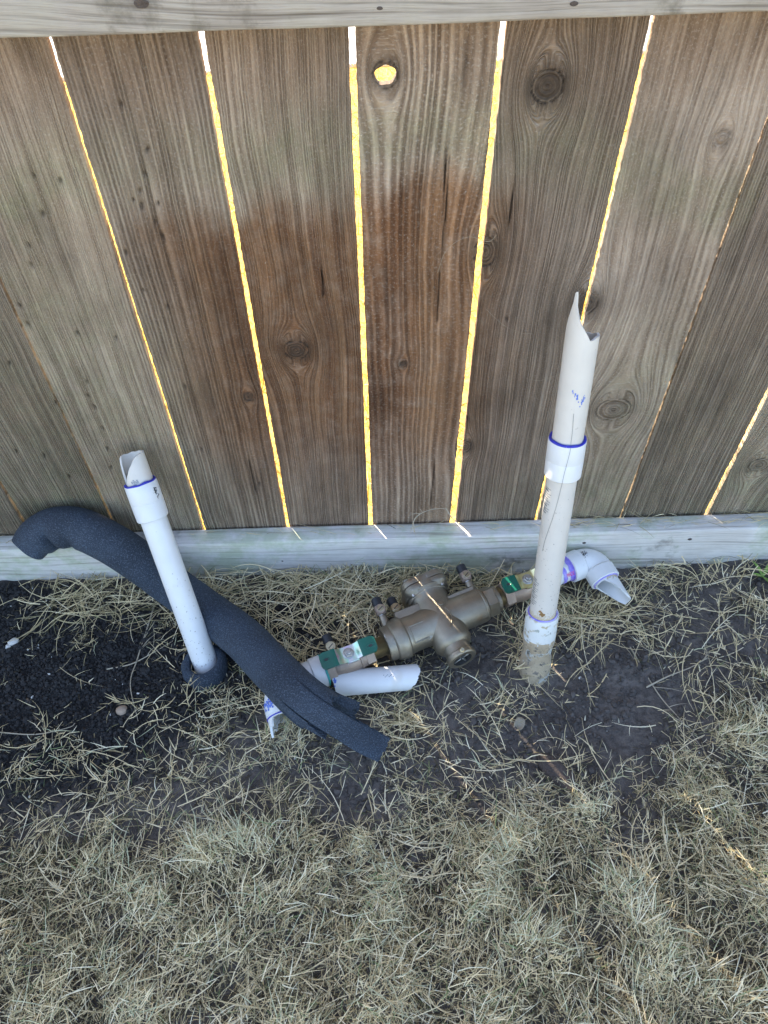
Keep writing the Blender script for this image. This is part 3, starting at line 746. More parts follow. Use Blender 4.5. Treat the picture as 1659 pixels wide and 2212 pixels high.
# ------------------------------------------------------------------ foam tube
FP = [(66, 1186, .112), (84, 1160, .128), (120, 1140, .146), (172, 1142, .150), (238, 1172, .134), (305, 1216, .098), (375, 1268, .054), (450, 1322, .040), (520, 1374, .052), (590, 1446, .078), (650, 1505, .096), (705, 1548, .082), (765, 1583, .052), (826, 1608, .024)]
FP = [at(u, v, z=z) for u, v, z in FP]
def foam_tube():
    n = 150; seg = 96
    P = spline(FP, n); d = np.r_[0, np.cumsum(np.linalg.norm(np.diff(P, axis=0), axis=1))]; Ltot = d[-1]
    P = np.stack([np.interp(np.linspace(0, Ltot, n), d, P[:, k]) for k in range(3)], -1)
    T, N, B = frames(P)
    for i in range(n):                           # keep the normal upright all along
        u = np.array([0, 0, 1.0]) - T[i] * T[i][2]; u /= np.linalg.norm(u); N[i] = u
    B = np.cross(T, N)                           # T runs left to right, B points away from the fence?
    sgn = 1 if B[n // 2][1] < 0 else -1          # make +angle the camera side
    def Lend(a):                                 # a in degrees, 0 = up, + = camera side
        j = 0.030 * (float(fbm(np.array(a * .22 + 7), np.array(0.3), 3)) - 0.5) * 2
        if -10 <= a <= 54: return 1.0 + j * 0.2 - 0.012 * (a / 60)
        if 54 < a < 84: return 0.858 + j * 1.6
        if 84 <= a < 178: return 0.825 + 0.02 * math.sin(a * .12) + j
        if -72 < a < -10: return 0.858 + j
        if -178 <= a <= -72: return 0.925 + j
        return 0.83 + j
    v = []; angs = [-180 + 360 * k / seg for k in range(seg)]
    ro, wall = 0.0362, 0.011
    for inner in (0, 1):
        for i in range(n):
            for k, a in enumerate(angs):
                q_ = i / (n - 1); t = q_ if q_ < .78 else .78 + (Lend(a) - .78) * (q_ - .78) / .22; x = t * (n - 1); i0 = min(int(x), n - 2); fr = x - i0
                p = P[i0] * (1 - fr) + P[i0 + 1] * fr; nn = N[i0] * (1 - fr) + N[i0 + 1] * fr; bb = (B[i0] * (1 - fr) + B[i0 + 1] * fr) * sgn
                r = ro - wall * inner
                ar = math.radians(a)
                r *= 1 + 0.05 * (float(fbm(np.array(t * 14), np.array(a * .012 + 4), 6)) - 0.5)
                tt = t * Ltot
                # crease where it is folded over the board
                r *= 1 - 0.42 * math.exp(-((tt - 0.062) / 0.007) ** 2) * max(0, math.sin(ar)) ** 2 * (0.4 + .6 * max(0, -math.cos(ar) + .8))
                r *= 1 - 0.18 * math.exp(-((tt - 0.105) / 0.008) ** 2) * max(0, math.sin(ar)) ** 3
                r *= 1 + 0.06 * math.exp(-((tt - 0.082) / 0.010) ** 2) * max(0, math.sin(ar))
                r *= 1 - 0.25 * sstep(0.03, 0.0, tt) * (0.6 + 0.4 * math.sin(3 * ar + 1))
                fl = sstep(.86, 1.0, t)          # the torn flap flattens as it reaches the ground
                off = nn * r * math.cos(ar) * (1 - 0.45 * fl) + bb * r * (math.sin(ar) * (1 + 0.22 * fl))
                if a < -75: off = off - bb * 0.010 * sstep(.80, .95, t)
                v.append(p + off)
    f = []; o2 = n * seg
    for i in range(n - 1):
        for k in range(seg):
            a = i * seg + k; b = i * seg + (k + 1) % seg
            f.append((a, a + seg, b + seg, b)); f.append((o2 + a, o2 + b, o2 + b + seg, o2 + a + seg))
    for k in range(seg):
        k2 = (k + 1) % seg; e = (n - 1) * seg
        f.append((k, k2, o2 + k2, o2 + k)); f.append((e + k2, e + k, o2 + e + k, o2 + e + k2))
    o = link('foam_tube', new_mesh('foam_tube', np.array(v), np.array(f), M['foam'], True, 60))
    return tag(o, 'torn black foam insulation tube lying across the valve and over the bottom board', 'foam tube')
foam_tube()

# ------------------------------------------------------------------ backflow preventer
U3 = np.array([0.919, 0.394, 0.032]); U3 /= np.linalg.norm(U3)
V3 = np.cross([0, 0, 1], U3); V3 /= np.linalg.norm(V3); W3 = np.cross(U3, V3)
BC = np.array([0.084, -0.181, 0.052])
BM = Matrix(((U3[0], V3[0], W3[0], BC[0]), (U3[1], V3[1], W3[1], BC[1]), (U3[2], V3[2], W3[2], BC[2]), (0, 0, 0, 1)))
bp = empty('backflow_preventer', 'bronze backflow preventer with green valve handles lying on the soil', 'backflow valve', mw=BM)
EX, EY, EZ = np.eye(3)
# casting: main barrel, cross chamber, ribs
mb = MB()
bar = [(-.0935, .0165), (-.0935, .0285), (-.0915, .0300), (-.0805, .0305), (-.0795, .0325), (-.0770, .0345), (-.0700, .0350), (-.0685, .0362), (-.0590, .0365), (-.0570, .0350), (-.0555, .0318), (-.030, .0312), (-.010, .0330), (.030, .0330), (.045, .0312), (.086, .0306), (.0925, .0290), (.0950, .0240), (.097, .0230), (.097, .017)]
mb.lathe((0, 0, 0), EX, bar, 48, 0.1, None, True, True)
xc = 0.012
cross = [(-.080, .0165), (-.0800, .0236), (-.0780, .0258), (-.0715, .0260), (-.0695, .0236), (-.0600, .0232), (-.0560, .0238), (-.0520, .0300), (-.0460, .0328), (-.020, .0335), (.020, .0340), (.034, .0330), (.044, .0335), (.052, .0380), (.058, .0405), (.066, .0412)]
mb.lathe((xc, 0, 0), EY, cross, 48, 0.05, None, False, True)
# cast ribs and bosses
mb.box((.058, .026, .016), EX, unit((0, .9, .3)), unit((0, -.3, .9)), .030, .006, .0045, .002)
mb.box((-.036, .032, .012), EX, unit((0, .9, .2)), unit((0, -.2, .9)), .024, .0095, .008, .002)
mb.build('body', M['bronze'], bp, sharp=40)
for x0_, x1_, a_ in ((-.050, -.024, .42), (-.050, -.024, 1.35)):
    MB().sweep([(x_, -.0318 * math.sin(a_ - .35), .0318 * math.cos(a_ - .35)) for x_ in np.linspace(x0_, x1_, 12)], .0012, 6).build('cast_line', M['bronze'], bp)
MB().sweep([(-.050, -.0319 * math.sin(a_), .0319 * math.cos(a_)) for a_ in np.linspace(.07, 1.0, 16)], .0012, 6).build('cast_line', M['bronze'], bp)
MB().sweep([(.0885, -.0305 * math.sin(a_), .0305 * math.cos(a_)) for a_ in np.linspace(-1.2, 1.6, 30)], .0012, 6).build('cast_line', M['bronze'], bp)
MB().sweep([(xc + .012 * math.sin(t_ * 3), -.034 + .05 * t_, .0352 - .004 * t_) for t_ in np.linspace(0, 1, 20)], .0009, 6).build('cast_line', M['bronze'], bp)
# arch rib round the cover neck
for rr_, yy_, zz_, rad_ in ((.036, .047, .034, .0032), (.040, .056, .0385, .0026)):
    MB().sweep([(xc + rr_ * math.cos(a), yy_ + (.004 * math.sin(a) if yy_ < .05 else 0), zz_ * math.sin(a)) for a in np.linspace(.12, math.pi - .12, 24)], rad_, 8).build('cast_rib', M['bronze'], bp)
# round maker's disc cast on the chamber
mb = MB(); mb.lathe((xc + .006, .016, .031), unit((0, .18, 1)), [(0, .0062), (.0040, .0062), (.0045, .0056), (.0045, .0052), (.0036, .0050)], 28); mb.build('cast_disc', M['bronze'], bp)
# hex at the ends of the casting
mb = MB(); mb.lathe((0, 0, 0), EX, [(.0955, .0205), (.0955, .0265), (.0970, .0275), (.1125, .0275), (.1140, .0262), (.1140, .0200)], 6, math.pi / 6 + .2, None, True, True); mb.lathe((0, 0, 0), EX, [(.1135, .0235), (.1205, .0232)], 32); mb.build('hex_end', M['bronze'], bp, sharp=25)
# access cover with four bolts
def rsq(r, a): return r * (1 + 0.12 * math.cos(4 * (a - math.pi / 4)))
mb = MB(); v = []; f = []; seg = 48
for y, r in ((.0665, .0400), (.0675, .0432), (.0700, .0440), (.0775, .0440), (.0795, .0425), (.0800, .030), (.0840, .0270), (.0845, .0)):
    for k in range(seg):
        a = 2 * math.pi * k / seg; rr = rsq(r, a); v.append((xc + rr * math.cos(a), y, rr * math.sin(a)))
for i in range(7):
    for k in range(seg): f.append((i * seg + k, i * seg + (k + 1) % seg, (i + 1) * seg + (k + 1) % seg, (i + 1) * seg + k))
f.append(tuple(range(seg))); mb.add(v, f); cov = mb.build('cover', M['bronze'], bp, sharp=30)
mb = MB(); v = []; f = []
for y, r in ((.0480, .030), (.0560, .0415), (.0590, .0432), (.0655, .0436), (.0660, .041)):
    for k in range(seg):
        a = 2 * math.pi * k / seg; rr = rsq(r, a); v.append((xc + rr * math.cos(a), y, rr * math.sin(a)))
for i in range(4):
    for k in range(seg): f.append((i * seg + k, i * seg + (k + 1) % seg, (i + 1) * seg + (k + 1) % seg, (i + 1) * seg + k))
mb.add(v, f); mb.build('cover_flange', M['bronze'], bp, sharp=30)
for k in range(4):
    a = math.pi / 4 + k * math.pi / 2; c = (xc + .0388 * math.cos(a), 0, .0388 * math.sin(a))
    mb = MB(); mb.lathe(c, EY, [(.079, .0050), (.0845, .0050), (.0850, .0045)], 6); mb.lathe(c, EY, [(.0490, .0030), (.0500, .0034), (.060, .0034)], 16)
    mb.build('bolt', M['steel'], cov, sharp=30)
# relief port: lip, inner guides
mb = MB(); mb.lathe((xc, 0, 0), EY, [(-.0800, .0170), (-.0640, .0165), (-.0600, .0001)], 36, 0, None, False, False); mb.build('port_bore', M['dark'], bp)
for k in range(4):
    a = k * math.pi / 2 + .5; mb = MB(); mb.box((xc + .009 * math.cos(a), -.072, .009 * math.sin(a)), unit((math.cos(a), 0, math.sin(a))), EY, unit((-math.sin(a), 0, math.cos(a))), .007, .0055, .0013, .0004); mb.build('port_guide', M['steel'], bp)
mb = MB(); mb.lathe((xc, -.0745, .0240), unit((0, -.25, 1)), [(0, .0048), (.0045, .0045), (.0060, .0030)], 18); mb.build('port_lug', M['brass'], bp)
# threaded nipples
def nipple(x0, x1):
    mb = MB(); pr = []; n = int((x1 - x0) / .0011)
    for k in range(n): pr += [(x0 + k * .0011, .0158), (x0 + k * .0011 + .00055, .0168)]
    mb.lathe((0, 0, 0), EX, pr, 36); mb.build('threaded_nipple', M['brass'], bp, sharp=20)
nipple(-.118, -.090); nipple(.118, .134)
# ball valves with tee handles
def ball_valve(xm, hgold, tilt):
    mb = MB()
    mb.lathe((xm, 0, 0), EX, [(-.0430, .0165), (-.0430, .0225), (-.0420, .0236), (-.0275, .0236), (-.0265, .0225)], 6, .35, None, True, True)
    mb.lathe((xm, 0, 0), EX, [(-.0270, .0200), (-.0255, .0208), (-.0180, .0212), (-.012, .0226), (0, .0232), (.011, .0226), (.0165, .0214), (.0170, .0228), (.0200, .0230), (.0205, .0216), (.0270, .0210)], 40)
    mb.lathe((xm, 0, 0), EX, [(.0265, .0225), (.0275, .0236), (.0410, .0236), (.0420, .0225), (.0420, .0165)], 6, .35, None, True, True)
    hd = unit((0, -.12 + tilt, 1))               # stem direction
    mb.lathe((xm, 0, 0), hd, [(.015, .0125), (.0270, .0122), (.0285, .0105), (.0310, .0095)], 28)
    bv = mb.build('ball_valve', M['valve'], bp, sharp=28)
    hx = unit((1, -.05, 0)); hy = np.cross(hd, hx); base = np.array((xm, 0, 0)) + hd * .0318
    # steel centre plate, bent up at both sides and tabbed at one edge
    def strip(us, w, th, zf, name, m, par, round_end=0):
        v = []; f = []
        for u in us:
            ww = w(u)
            for s_, z_ in ((-1, 0), (1, 0), (1, th), (-1, th)): v.append(base + hx * u + hy * (s_ * ww) + hd * (zf(u) + z_))
        for i in range(len(us) - 1):
            for k in range(4): f.append((i * 4 + k, i * 4 + (k + 1) % 4, i * 4 + 4 + (k + 1) % 4, i * 4 + 4 + k))
        f.append((3, 2, 1, 0)); q = (len(us) - 1) * 4; f.append((q, q + 1, q + 2, q + 3))
        b_ = MB(); b_.add(v, f); return b_.build(name, m, par, sharp=30)
    zf = lambda u: 0.0060 * float(sstep(.011, .022, abs(u)))
    h = strip(np.linspace(-.0225, .0215, 23), lambda u: .0132, .0022, zf, 'handle', M['goldplate' if hgold else 'plate'], bp)
    b_ = MB(); b_.box(base - hy * .0136 + hx * .004 - hd * .002, hx, hd, hy, .010, .003, .0011, .0004); b_.build('stop_tab', M['goldplate' if hgold else 'plate'], h)
    for sg in (-1, 1):
        us = np.concatenate([np.linspace(.0200, .040, 6), .040 + .0078 * np.sin(np.linspace(0, math.pi / 2, 9))[1:]])
        def w(u): return .0142 if abs(u) < .040 else max(.0062, .0142 - .0080 * (1 - math.sqrt(max(0, 1 - ((abs(u) - .040) / .0078) ** 2))))
        g = strip(sg * us if sg > 0 else (-us)[::-1], w, .0050, lambda u: zf(u) - .0014, 'grip', M['green'], h)
        b_ = MB(); sl = base + hx * sg * .0375 + hy * (.001 if sg < 0 else -.002) + hd * .0095
        pts = [sl + hx * .0046 * math.cos(a) * (1.7 if sg > 0 else 1) + hy * .0030 * math.sin(a) for a in np.linspace(0, 2 * math.pi, 25)]
        b_.sweep(pts, .0009, 6, False); b_.build('slot_rim', M['green'], g)
        b_ = MB(); b_.lathe(sl - hd * .0006, hd, [(0, .0034), (.0009, .0033)], 20); b_.build('slot_shade', M['dark'], g)  # flat dark disc standing for the shaded hole in the grip
    b_ = MB(); b_.lathe(base, hd, [(.0020, .0094), (.0034, .0094), (.0036, .0088)], 32); b_.build('washer', M['steel'], h, sharp=25)
    b_ = MB(); b_.lathe(base, hd, [(.0034, .0078), (.0082, .0078), (.0090, .0070)], 6, .3); b_.lathe(base, hd, [(.0085, .0044), (.0118, .0043), (.0126, .0034)], 20); b_.build('nut', M['steel'], h, sharp=25)
    return bv
ball_valve(-.160, False, -.06); ball_valve(.174, True, -.06)
# test cocks with slotted screws and black caps
def test_cock(p, d, post, screw=True, cap=True):
    d = unit(d); p = np.array(p); mb = MB()
    if post > 0: mb.lathe(p, d, [(-.006, .0074), (post, .0070), (post + .001, .0060)], 24)
    tc = mb.build('test_cock', M['bronze'], bp, sharp=30) if post > 0 else None
    q = p + d * post; b_ = MB(); b_.lathe(q, d, [(-.001, .0056), (.004, .0056)], 6)
    if tc is None:
        tc = b_.build('test_cock', M['bronze'], bp, sharp=30)
    else: b_.build('hex_neck', M['steel'], tc, sharp=25)
    b_ = MB(); b_.lathe(q, d, [(.003, .0075), (.0045, .0092), (.019, .0092), (.0205, .0078), (.0215, .006)], 28)
    n = unit(np.array((0, -.35, 1)) - d * np.dot((0, -.35, 1), d))
    c = q + d * .0115
    b_.lathe(c, n, [(.0, .0088), (.0098, .0086), (.0106, .0078)], 24); b_.build('cock_head', M['valve'] if post > 0 else M['brass'], tc, sharp=30)
    b_ = MB(); b_.lathe(c, n, [(.0100, .0060), (.0116, .0058), (.0120, .0052)], 24); sc_ = b_.build('screw', M['brass'], tc, sharp=30)
    b_ = MB(); s_ = np.cross(d, n); b_.box(c + n * .0120, unit(s_ + d * .5), np.cross(n, unit(s_ + d * .5)), n, .0050, .0007, .0004); b_.build('slot_shade', M['dark'], sc_, False)  # dark strip on the screw head, painted shade for its cut
    if cap:
        b_ = MB(); b_.lathe(q, d, [(.0195, .0062), (.0200, .0088), (.0330, .0085), (.0350, .0066)], 24); b_.build('cap', M['blackcap'], tc, sharp=40)
test_cock((-.0785, .030, .012), (.04, 1, .22), .014)
test_cock((.0850, .026, .012), (.02, 1, .22), .016)
test_cock((-.0500, .040, .004), (.0, 1, .10), .0)
test_cock((-.1800, .016, .010), (.0, 1, .25), .0)
# plastic ends: adapters, elbows, cut stubs
def adapter(x0, x1, r0, r1, name='adapter', m='pvc'):
    mb = MB(); s = 1 if x1 > x0 else -1; L = abs(x1 - x0)
    mb.lathe((x0, 0, 0), EX * s, [(0, r0 - .004), (0, r0 - .001), (.0015, r0), (L * .42, r0), (L * .44, r1 + .001), (L * .46, r1), (L, r1), (L, r1 - .004)], 48); return mb.build(name, M[m], bp, sharp=30)
adL = adapter(-.2035, -.250, .0272, .0250)
mb = MB(); mb.lathe((-.2045, 0, 0), EX, [(-.001, .0240), (0, .0278), (.0022, .0268), (.0040, .0236)], 48, 0, None, True, True, lambda t, a: 0.06 * (float(fbm(np.array(a * 5), np.array(t * 300), 4)) - .5)); mb.build('sealant', M['teal'], adL, sharp=0)
mb = MB(); mb.add(*pipe_shell((-.250, 0, 0), -EX, OD, OD - .0035, -.02, .03, 48, 4)); mb.build('pipe', M['pvc'], bp)
def elbow(xc_, s, dirv, name, hub=.020):
    """90 degree elbow: enters along the pipe axis, leaves along dirv"""
    dv = unit(dirv); ex = EX * s; R = .0235
    c = np.array((xc_, 0, 0))
    pts = [c + ex * (-R - hub)] + [c + ex * (-R - hub * .5)]
    ctr = c - ex * R + dv * R
    arc = [ctr + R * (ex * math.sin(a) - dv * math.cos(a)) for a in np.linspace(0, math.pi / 2, 18)]
    pts = pts + arc + [c + dv * (R + hub * .5), c + dv * (R + hub)]
    mb = MB(); mb.sweep(pts, .0252, 48, False)
    o = mb.build(name, M['pvc'], bp, sharp=0)
    for q, d in ((c - ex * (R + hub), ex), (c + dv * (R + hub), -dv)):
        b_ = MB(); b_.lathe(q, d, [(.012, OD + .0006), (-.0008, OD + .0006), (-.0008, .0258), (.0002, .0270), (hub - .002, .0272), (hub + .001, .0250)], 48, 0, None, False, False); b_.build('hub', M['pvc'], o, sharp=30)
    return o, c, dv, R, hub
dR = np.array((-.03, -1, -.10))
mb = MB(); mb.add(*pipe_shell((.214, 0, 0), EX, OD, OD - .0035, 0, .062, 48, 8)); pr_ = mb.build('pipe', M['pvc'], bp)
adapter(.2420, .2155, .0001 + .0215, .0255, 'adapter')
eR, cR, dvR, RR, hb = elbow(.314, 1, dR, 'elbow', .024)
# violet primer bands on the pipe going into the elbow
mb = MB(); r2 = random.Random(3)
for (s0, s1) in ((.2430, .2500), (.2565, .2665)):
    cells = [(s0 + .0006 * math.sin(q), -.048 + .096 * q / 48, (s1 - s0) * (1 + .18 * math.sin(q * .9)), .0021) for q in range(49)]
    mb.add(*wrap_pixels((0, 0, 0), EX, OD + .0004, cells, EZ))
mb.build('primer_band', M['violet'], pr_, False)
def pix_text(txt, s0, c0, px):
    G = {'M': ['10001', '11011', '10101', '10101', '10001', '10001', '10001'], 'A': ['01110', '10001', '10001', '11111', '10001', '10001', '10001'],
         'D': ['11110', '10001', '10001', '10001', '10001', '10001', '11110'], 'E': ['11111', '10000', '10000', '11110', '10000', '10000', '11111']}
    cells = []
    for k, ch in enumerate(txt):
        for r, row in enumerate(G[ch]):
            for c_, b_ in enumerate(row):
                if b_ == '1': cells.append((s0 + (k * 6 + c_) * px * .72, c0 + r * px * 1.15, px * .74, px * 1.2))
    return cells
mb = MB(); mb.add(*wrap_pixels((0, 0, 0), EX, OD + .0008, pix_text('MADE', .2490, .0175, .00095), EZ)); mb.build('lettering', M['magenta'], pr_, False)
# violet ring in the elbow mouths
for q, d in ((cR - EX * (RR + hb), EX), (cR + dvR * (RR + hb), -dvR)):
    e1, e2 = perp(unit(d)); pts = [q - unit(d) * .0009 + (OD + .0012) * (math.cos(a) * e1 + math.sin(a) * e2) for a in np.linspace(0, 2 * math.pi, 50)]
    mb = MB(); mb.sweep(pts, .0013, 8, False); mb.build('primer_ring', M['violet'], eR)
# black print on the elbow
cells = []; r2 = random.Random(12)
for k in range(44): cells.append((-.003 + r2.gauss(0, .0030), -.004 + r2.gauss(0, .0034), r2.uniform(.0006, .002), r2.uniform(.0006, .002)))
q0 = cR - EX * (RR - .006); n0 = unit((-.05, -.10, 1))
mb = MB(); mb.add(*wrap_pixels(q0 , EX, .0253, cells, EZ)); mb.build('print_mark', M['ink'], eR, False)
# cut stub in the elbow, sliced along its length so it opens upward
def endR(a):
    a = (a + math.pi) % (2 * math.pi) - math.pi
    d = abs((a - math.radians(20) + math.pi) % (2 * math.pi) - math.pi)
    return .100 - .080 * (0.5 + 0.5 * math.cos(d)) ** 0.62 + .0012 * math.sin(6 * a)
mb = MB(); mb.add(*pipe_shell(cR, dvR, OD, OD - .003, RR + .012, lambda a: max(RR + hb + .004, min(.0965, endR(a) + .020)), 80, 14, unit(-EX * .93 + EZ * .40))); stb = mb.build('pipe_stub', M['pvc'], bp, sharp=45)
cells = [(RR + hb + .0005 + abs(r2.gauss(0, .0035)), -.018 + .034 * q / 60, r2.uniform(.001, .003), .0018) for q in range(60)]
mb = MB(); mb.add(*wrap_pixels(cR, dvR, OD, cells, unit(EZ + EX * .6))); mb.build('clay_smear', M['claysmear'], stb, False)
# left elbow, its stub broken off in jagged points, mostly under the foam tube
dL = np.array((-.12, -1, -.12))
eL, cL, dvL, RL, hL = elbow(-.286, -1, dL, 'elbow', .018)
def endL(a):
    a = (a + math.pi) % (2 * math.pi) - math.pi
    d = abs((a - math.radians(95) + math.pi) % (2 * math.pi) - math.pi)
    return RL + hL + .006 + .026 * max(0, 1 - d / .9) + .010 * max(0, 1 - abs(d - .75) / .18)
mb = MB(); mb.add(*pipe_shell(cL, dvL, OD + .0045, OD + .001, RL + hL - .002, endL, 80, 6)); mb.build('pipe_stub', M['pvc'], bp, sharp=45)
pts = [cL + dvL * (RL + hL + .004) + (OD + .0048) * (math.cos(a) * perp(dvL)[0] + math.sin(a) * perp(dvL)[1]) for a in np.linspace(0, 2 * math.pi, 50)]
mb = MB(); mb.sweep(pts, .0011, 8, False); mb.build('primer_ring', M['blue'], eL)
mb = MB(); cells = [(RL + hL - .016 + r2.gauss(0, .004), q_ + r2.gauss(0, .003), .003, .003) for q_ in (.012, .02, .027) for k in range(12)]
mb.add(*wrap_pixels(cL, dvL, .0273, cells)); mb.build('smear', M['bluesmear'], eL, False)

# loose split length of pipe in front of the valve
pa = at(712, 1478, z=.030); pb = at(897, 1462, z=.026)
axo = unit(pb - pa); Lo = np.linalg.norm(pb - pa)
def endO(a): return Lo - .004 + .012 * math.cos(a * 1.2 + .3) + .011 * (float(fbm(np.array(a * 3.1 + 2), np.array(.4), 3)) - .5)
def staO(a): return .004 + .010 * (1 - math.cos(a)) * (a > 0) + .002 * math.sin(3 * a)
mb = MB(); mb.add(*pipe_shell(pa - np.array(pa), axo, OD, OD - .0034, staO, endO, 60, 12, (0, 0, 1), math.radians(-105), math.radians(112)))
oc = mb.build('pipe_offcut', M['pvc'], None, sharp=45); oc.location = pa
tag(oc, 'split white pipe offcut lying in front of the left green handle', 'pipe offcut')
cells = [(Lo * .62 + k * .0022, .002 + .0015 * ((k * 5) % 3), .0014, .0016) for k in range(8)]
mb = MB(); mb.add(*wrap_pixels((0, 0, 0), axo, OD, cells, (0, 0, 1))); mb.build('print_mark', M['greyink'], oc, False)
cells = [(.006 + r2.uniform(0, .004), .004 + r2.gauss(0, .003), .002, .0025) for k in range(12)]
mb = MB(); mb.add(*wrap_pixels((0, 0, 0), axo, OD, cells, (0, 0, 1))); mb.build('smear', M['bluesmear'], oc, False)

# ------------------------------------------------------------------ loose things on the ground
def ground_pt(u, v, dz=0.0):
    p = at(u, v, z=0.0); z = float(gz(p[0], p[1])); p = at(u, v, z=z); p[2] = z + dz; return p
def stone(name, u, v, r, m, label, sq=(1, .8, .6), amp=.22, seed=1, rot=.4):
    p = ground_pt(u, v, r * sq[2] * .45); V, F = blob((0, 0, 0), r, 3, amp, seed, sq, rot); mb = MB(); mb.add(V, F)
    o = mb.build(name, M[m], None, sharp=0); o.location = p; return tag(o, label, 'stone')
stone('pebble', 264, 1536, .0098, 'stone_brown', 'rounded brown pebble on the black crumbly soil', (1, .85, .75), .12, 3)
stone('stone_chip', 31, 1388, .0095, 'stone_white', 'white stone chip by the left edge, larger of the pair', (1, .8, .6), .3, 5)
stone('stone_chip', 18, 1398, .0055, 'stone_white', 'white stone chip by the left edge, smaller of the pair', (1, .8, .6), .3, 8)
stone('stone_chip', 655, 1435, .0060, 'stone_white', 'white flake between the foam tube and the left green handle', (1.2, .7, .4), .2, 9, -.2)
stone('stone_chip', 1253, 1465, .0030, 'stone_white', 'tiny white chip on bare soil left of the tall standpipe foot', (1, .9, .7), .2, 11)
# bark chip half hidden in the grass
p = ground_pt(1205, 1676, .010)
V, F = blob((0, 0, 0), .032, 4, .20, 14, (1.25, .52, .38), -.85, 3.0)
mb = MB(); mb.add(V, F); o = mb.build('bark_chip', M['bark'], None, sharp=0); o.location = p
tag(o, 'dark brown chunk of bark half buried in the dry grass', 'bark')
# curled dead leaf
p = ground_pt(1120, 1566, .004); mb = MB(); v = []; f = []
for i in range(9):
    for k in range(7):
        s = i / 8 - .5; w = (k / 6 - .5) * math.sqrt(max(.02, 1 - (2 * s) ** 2)); v.append((s * .024, w * .018, .006 * (w * 2) ** 2 + .003 * math.sin(6 * s + 3 * w)))
for i in range(8):
    for k in range(6): f.append((i * 7 + k, i * 7 + k + 1, i * 7 + 8 + k, i * 7 + 7 + k))
mb.add(v, f); o = mb.build('dead_leaf', M['leaf'], None, sharp=0); o.location = p; o.rotation_euler = (.2, -.1, 1.1)
so_ = o.modifiers.new('thickness', 'SOLIDIFY'); so_.thickness = .0006
tag(o, 'small curled pale brown dead leaf on the soil in front of the valve', 'leaf')
# black wire loops by the foam collar
pts = []
for k in range(70):
    t = k / 69; a = t * 4.4 * math.pi
    c = ground_pt(395 + 55 * t, 1428 + 8 * math.sin(t * 5)); pts.append(c + np.array((.020 * math.cos(a) * (1 - .3 * t), .016 * math.sin(a), .006 + .005 * math.sin(a * .7 + 1))))
mb = MB(); mb.sweep(spline(pts[::3], 160), .0016, 8); tag(mb.build('wire', M['blackcap']), 'loops of thin black wire beside the foam collar', 'wire')
# fresh green weed at the right
p = ground_pt(1648, 1246); w_ = empty('weed', 'single fresh green weed shoot in the soil near the right edge', 'weed', loc=p)
for k, (a, l, pit) in enumerate(((2.0, .035, .7), (-1.2, .030, .5), (1.0, .028, 1.0), (2.9, .022, .5))):
    v = []; f = []
    for i in range(7):
        t = i / 6; r_ = l * t; wd = .0032 * math.sin(math.pi * min(1, t * .9 + .1)); c = np.array((math.cos(a) * r_ * math.cos(pit * (1 - .6 * t)), math.sin(a) * r_ * math.cos(pit * (1 - .6 * t)), r_ * math.sin(pit * (1 - .6 * t))))
        s = np.array((-math.sin(a), math.cos(a), 0)) * wd; v += [c - s, c + np.array((0, 0, -.0008)), c + s]
    for i in range(6): f += [(i * 3, i * 3 + 1, i * 3 + 4, i * 3 + 3), (i * 3 + 1, i * 3 + 2, i * 3 + 5, i * 3 + 4)]
    mb = MB(); mb.add(v, f); mb.build('leaf', M['weed'], w_)

# individual dry stems that stand out
def stem(label, pts, r, twigs=()):
    root = empty('dry_straw', label, 'dry straw', loc=pts[0]); P = spline(pts, 40); o = P[0]
    mb = MB(); mb.sweep(P - o, lambda t: r * (1.15 - .7 * t), 6); mb.build('stalk', M['straw'], root)
    for t, d, l in twigs:
        b = P[int(t * 39)] - o; d = unit(d); e = b + d * l; m_ = (b + e) / 2 + np.array((0, 0, .004)); mb = MB(); mb.sweep(spline([b, m_, e], 10), lambda q: r * .7 * (1 - .8 * q), 5); mb.build('blade', M['straw'], root)
Ky = -0.025
stem('dry forked grass stem arching up over the bottom board below the middle pickets', [at(895, 1150, y=-.045), at(893, 1128, y=-.036), at(905, 1112, y=-.03), at(930, 1101, y=-.025), at(958, 1098, y=-.02)], .0009, [(.55, (-.8, -.1, -.1), .022), (.6, (-.5, .1, .5), .012), (.2, (-.2, -.3, -.7), .02), (.15, (.2, -.3, -.9), .02)])
stem('straight dry straw leaning at the foot of the widest fence gap', [at(963, 1098, y=-.01), at(980, 1122, y=-.022), at(1016, 1150, y=-.036)], .0011)
stem('pale dry stalk crossing bare soil from the right toward the tall standpipe', [ground_pt(1395, 1487, .004), ground_pt(1440, 1465, .006), ground_pt(1490, 1445, .006), ground_pt(1525, 1425, .008)], .0014, [(.9, (.6, .5, .2), .022), (.85, (.7, .2, .1), .02), (.95, (.3, .8, .2), .02)])
stem('looping dry runner on bare soil right of the elbow', [ground_pt(1360, 1400, .004), ground_pt(1420, 1500, .004), ground_pt(1470, 1560, .005), ground_pt(1530, 1640, .006)], .0011, [(.3, (.7, -.2, .1), .05), (.5, (.8, .1, .1), .03), (.7, (-.6, .3, .1), .03), (.8, (.5, .6, .1), .03)])
stem('long dry runner lying over the black soil below the left standpipe', [ground_pt(335, 1310, .004), ground_pt(300, 1420, .004), ground_pt(283, 1480, .004), ground_pt(300, 1560, .005)], .0012, [(.15, (-.5, .5, .1), .03), (.3, (.5, .6, .1), .04)])
stem('dry stalk crossing the black soil toward the foam collar', [ground_pt(232, 1448, .004), ground_pt(285, 1438, .006), ground_pt(330, 1415, .006), ground_pt(372, 1390, .006)], .0011, [(.6, (.5, .6, .2), .02)])
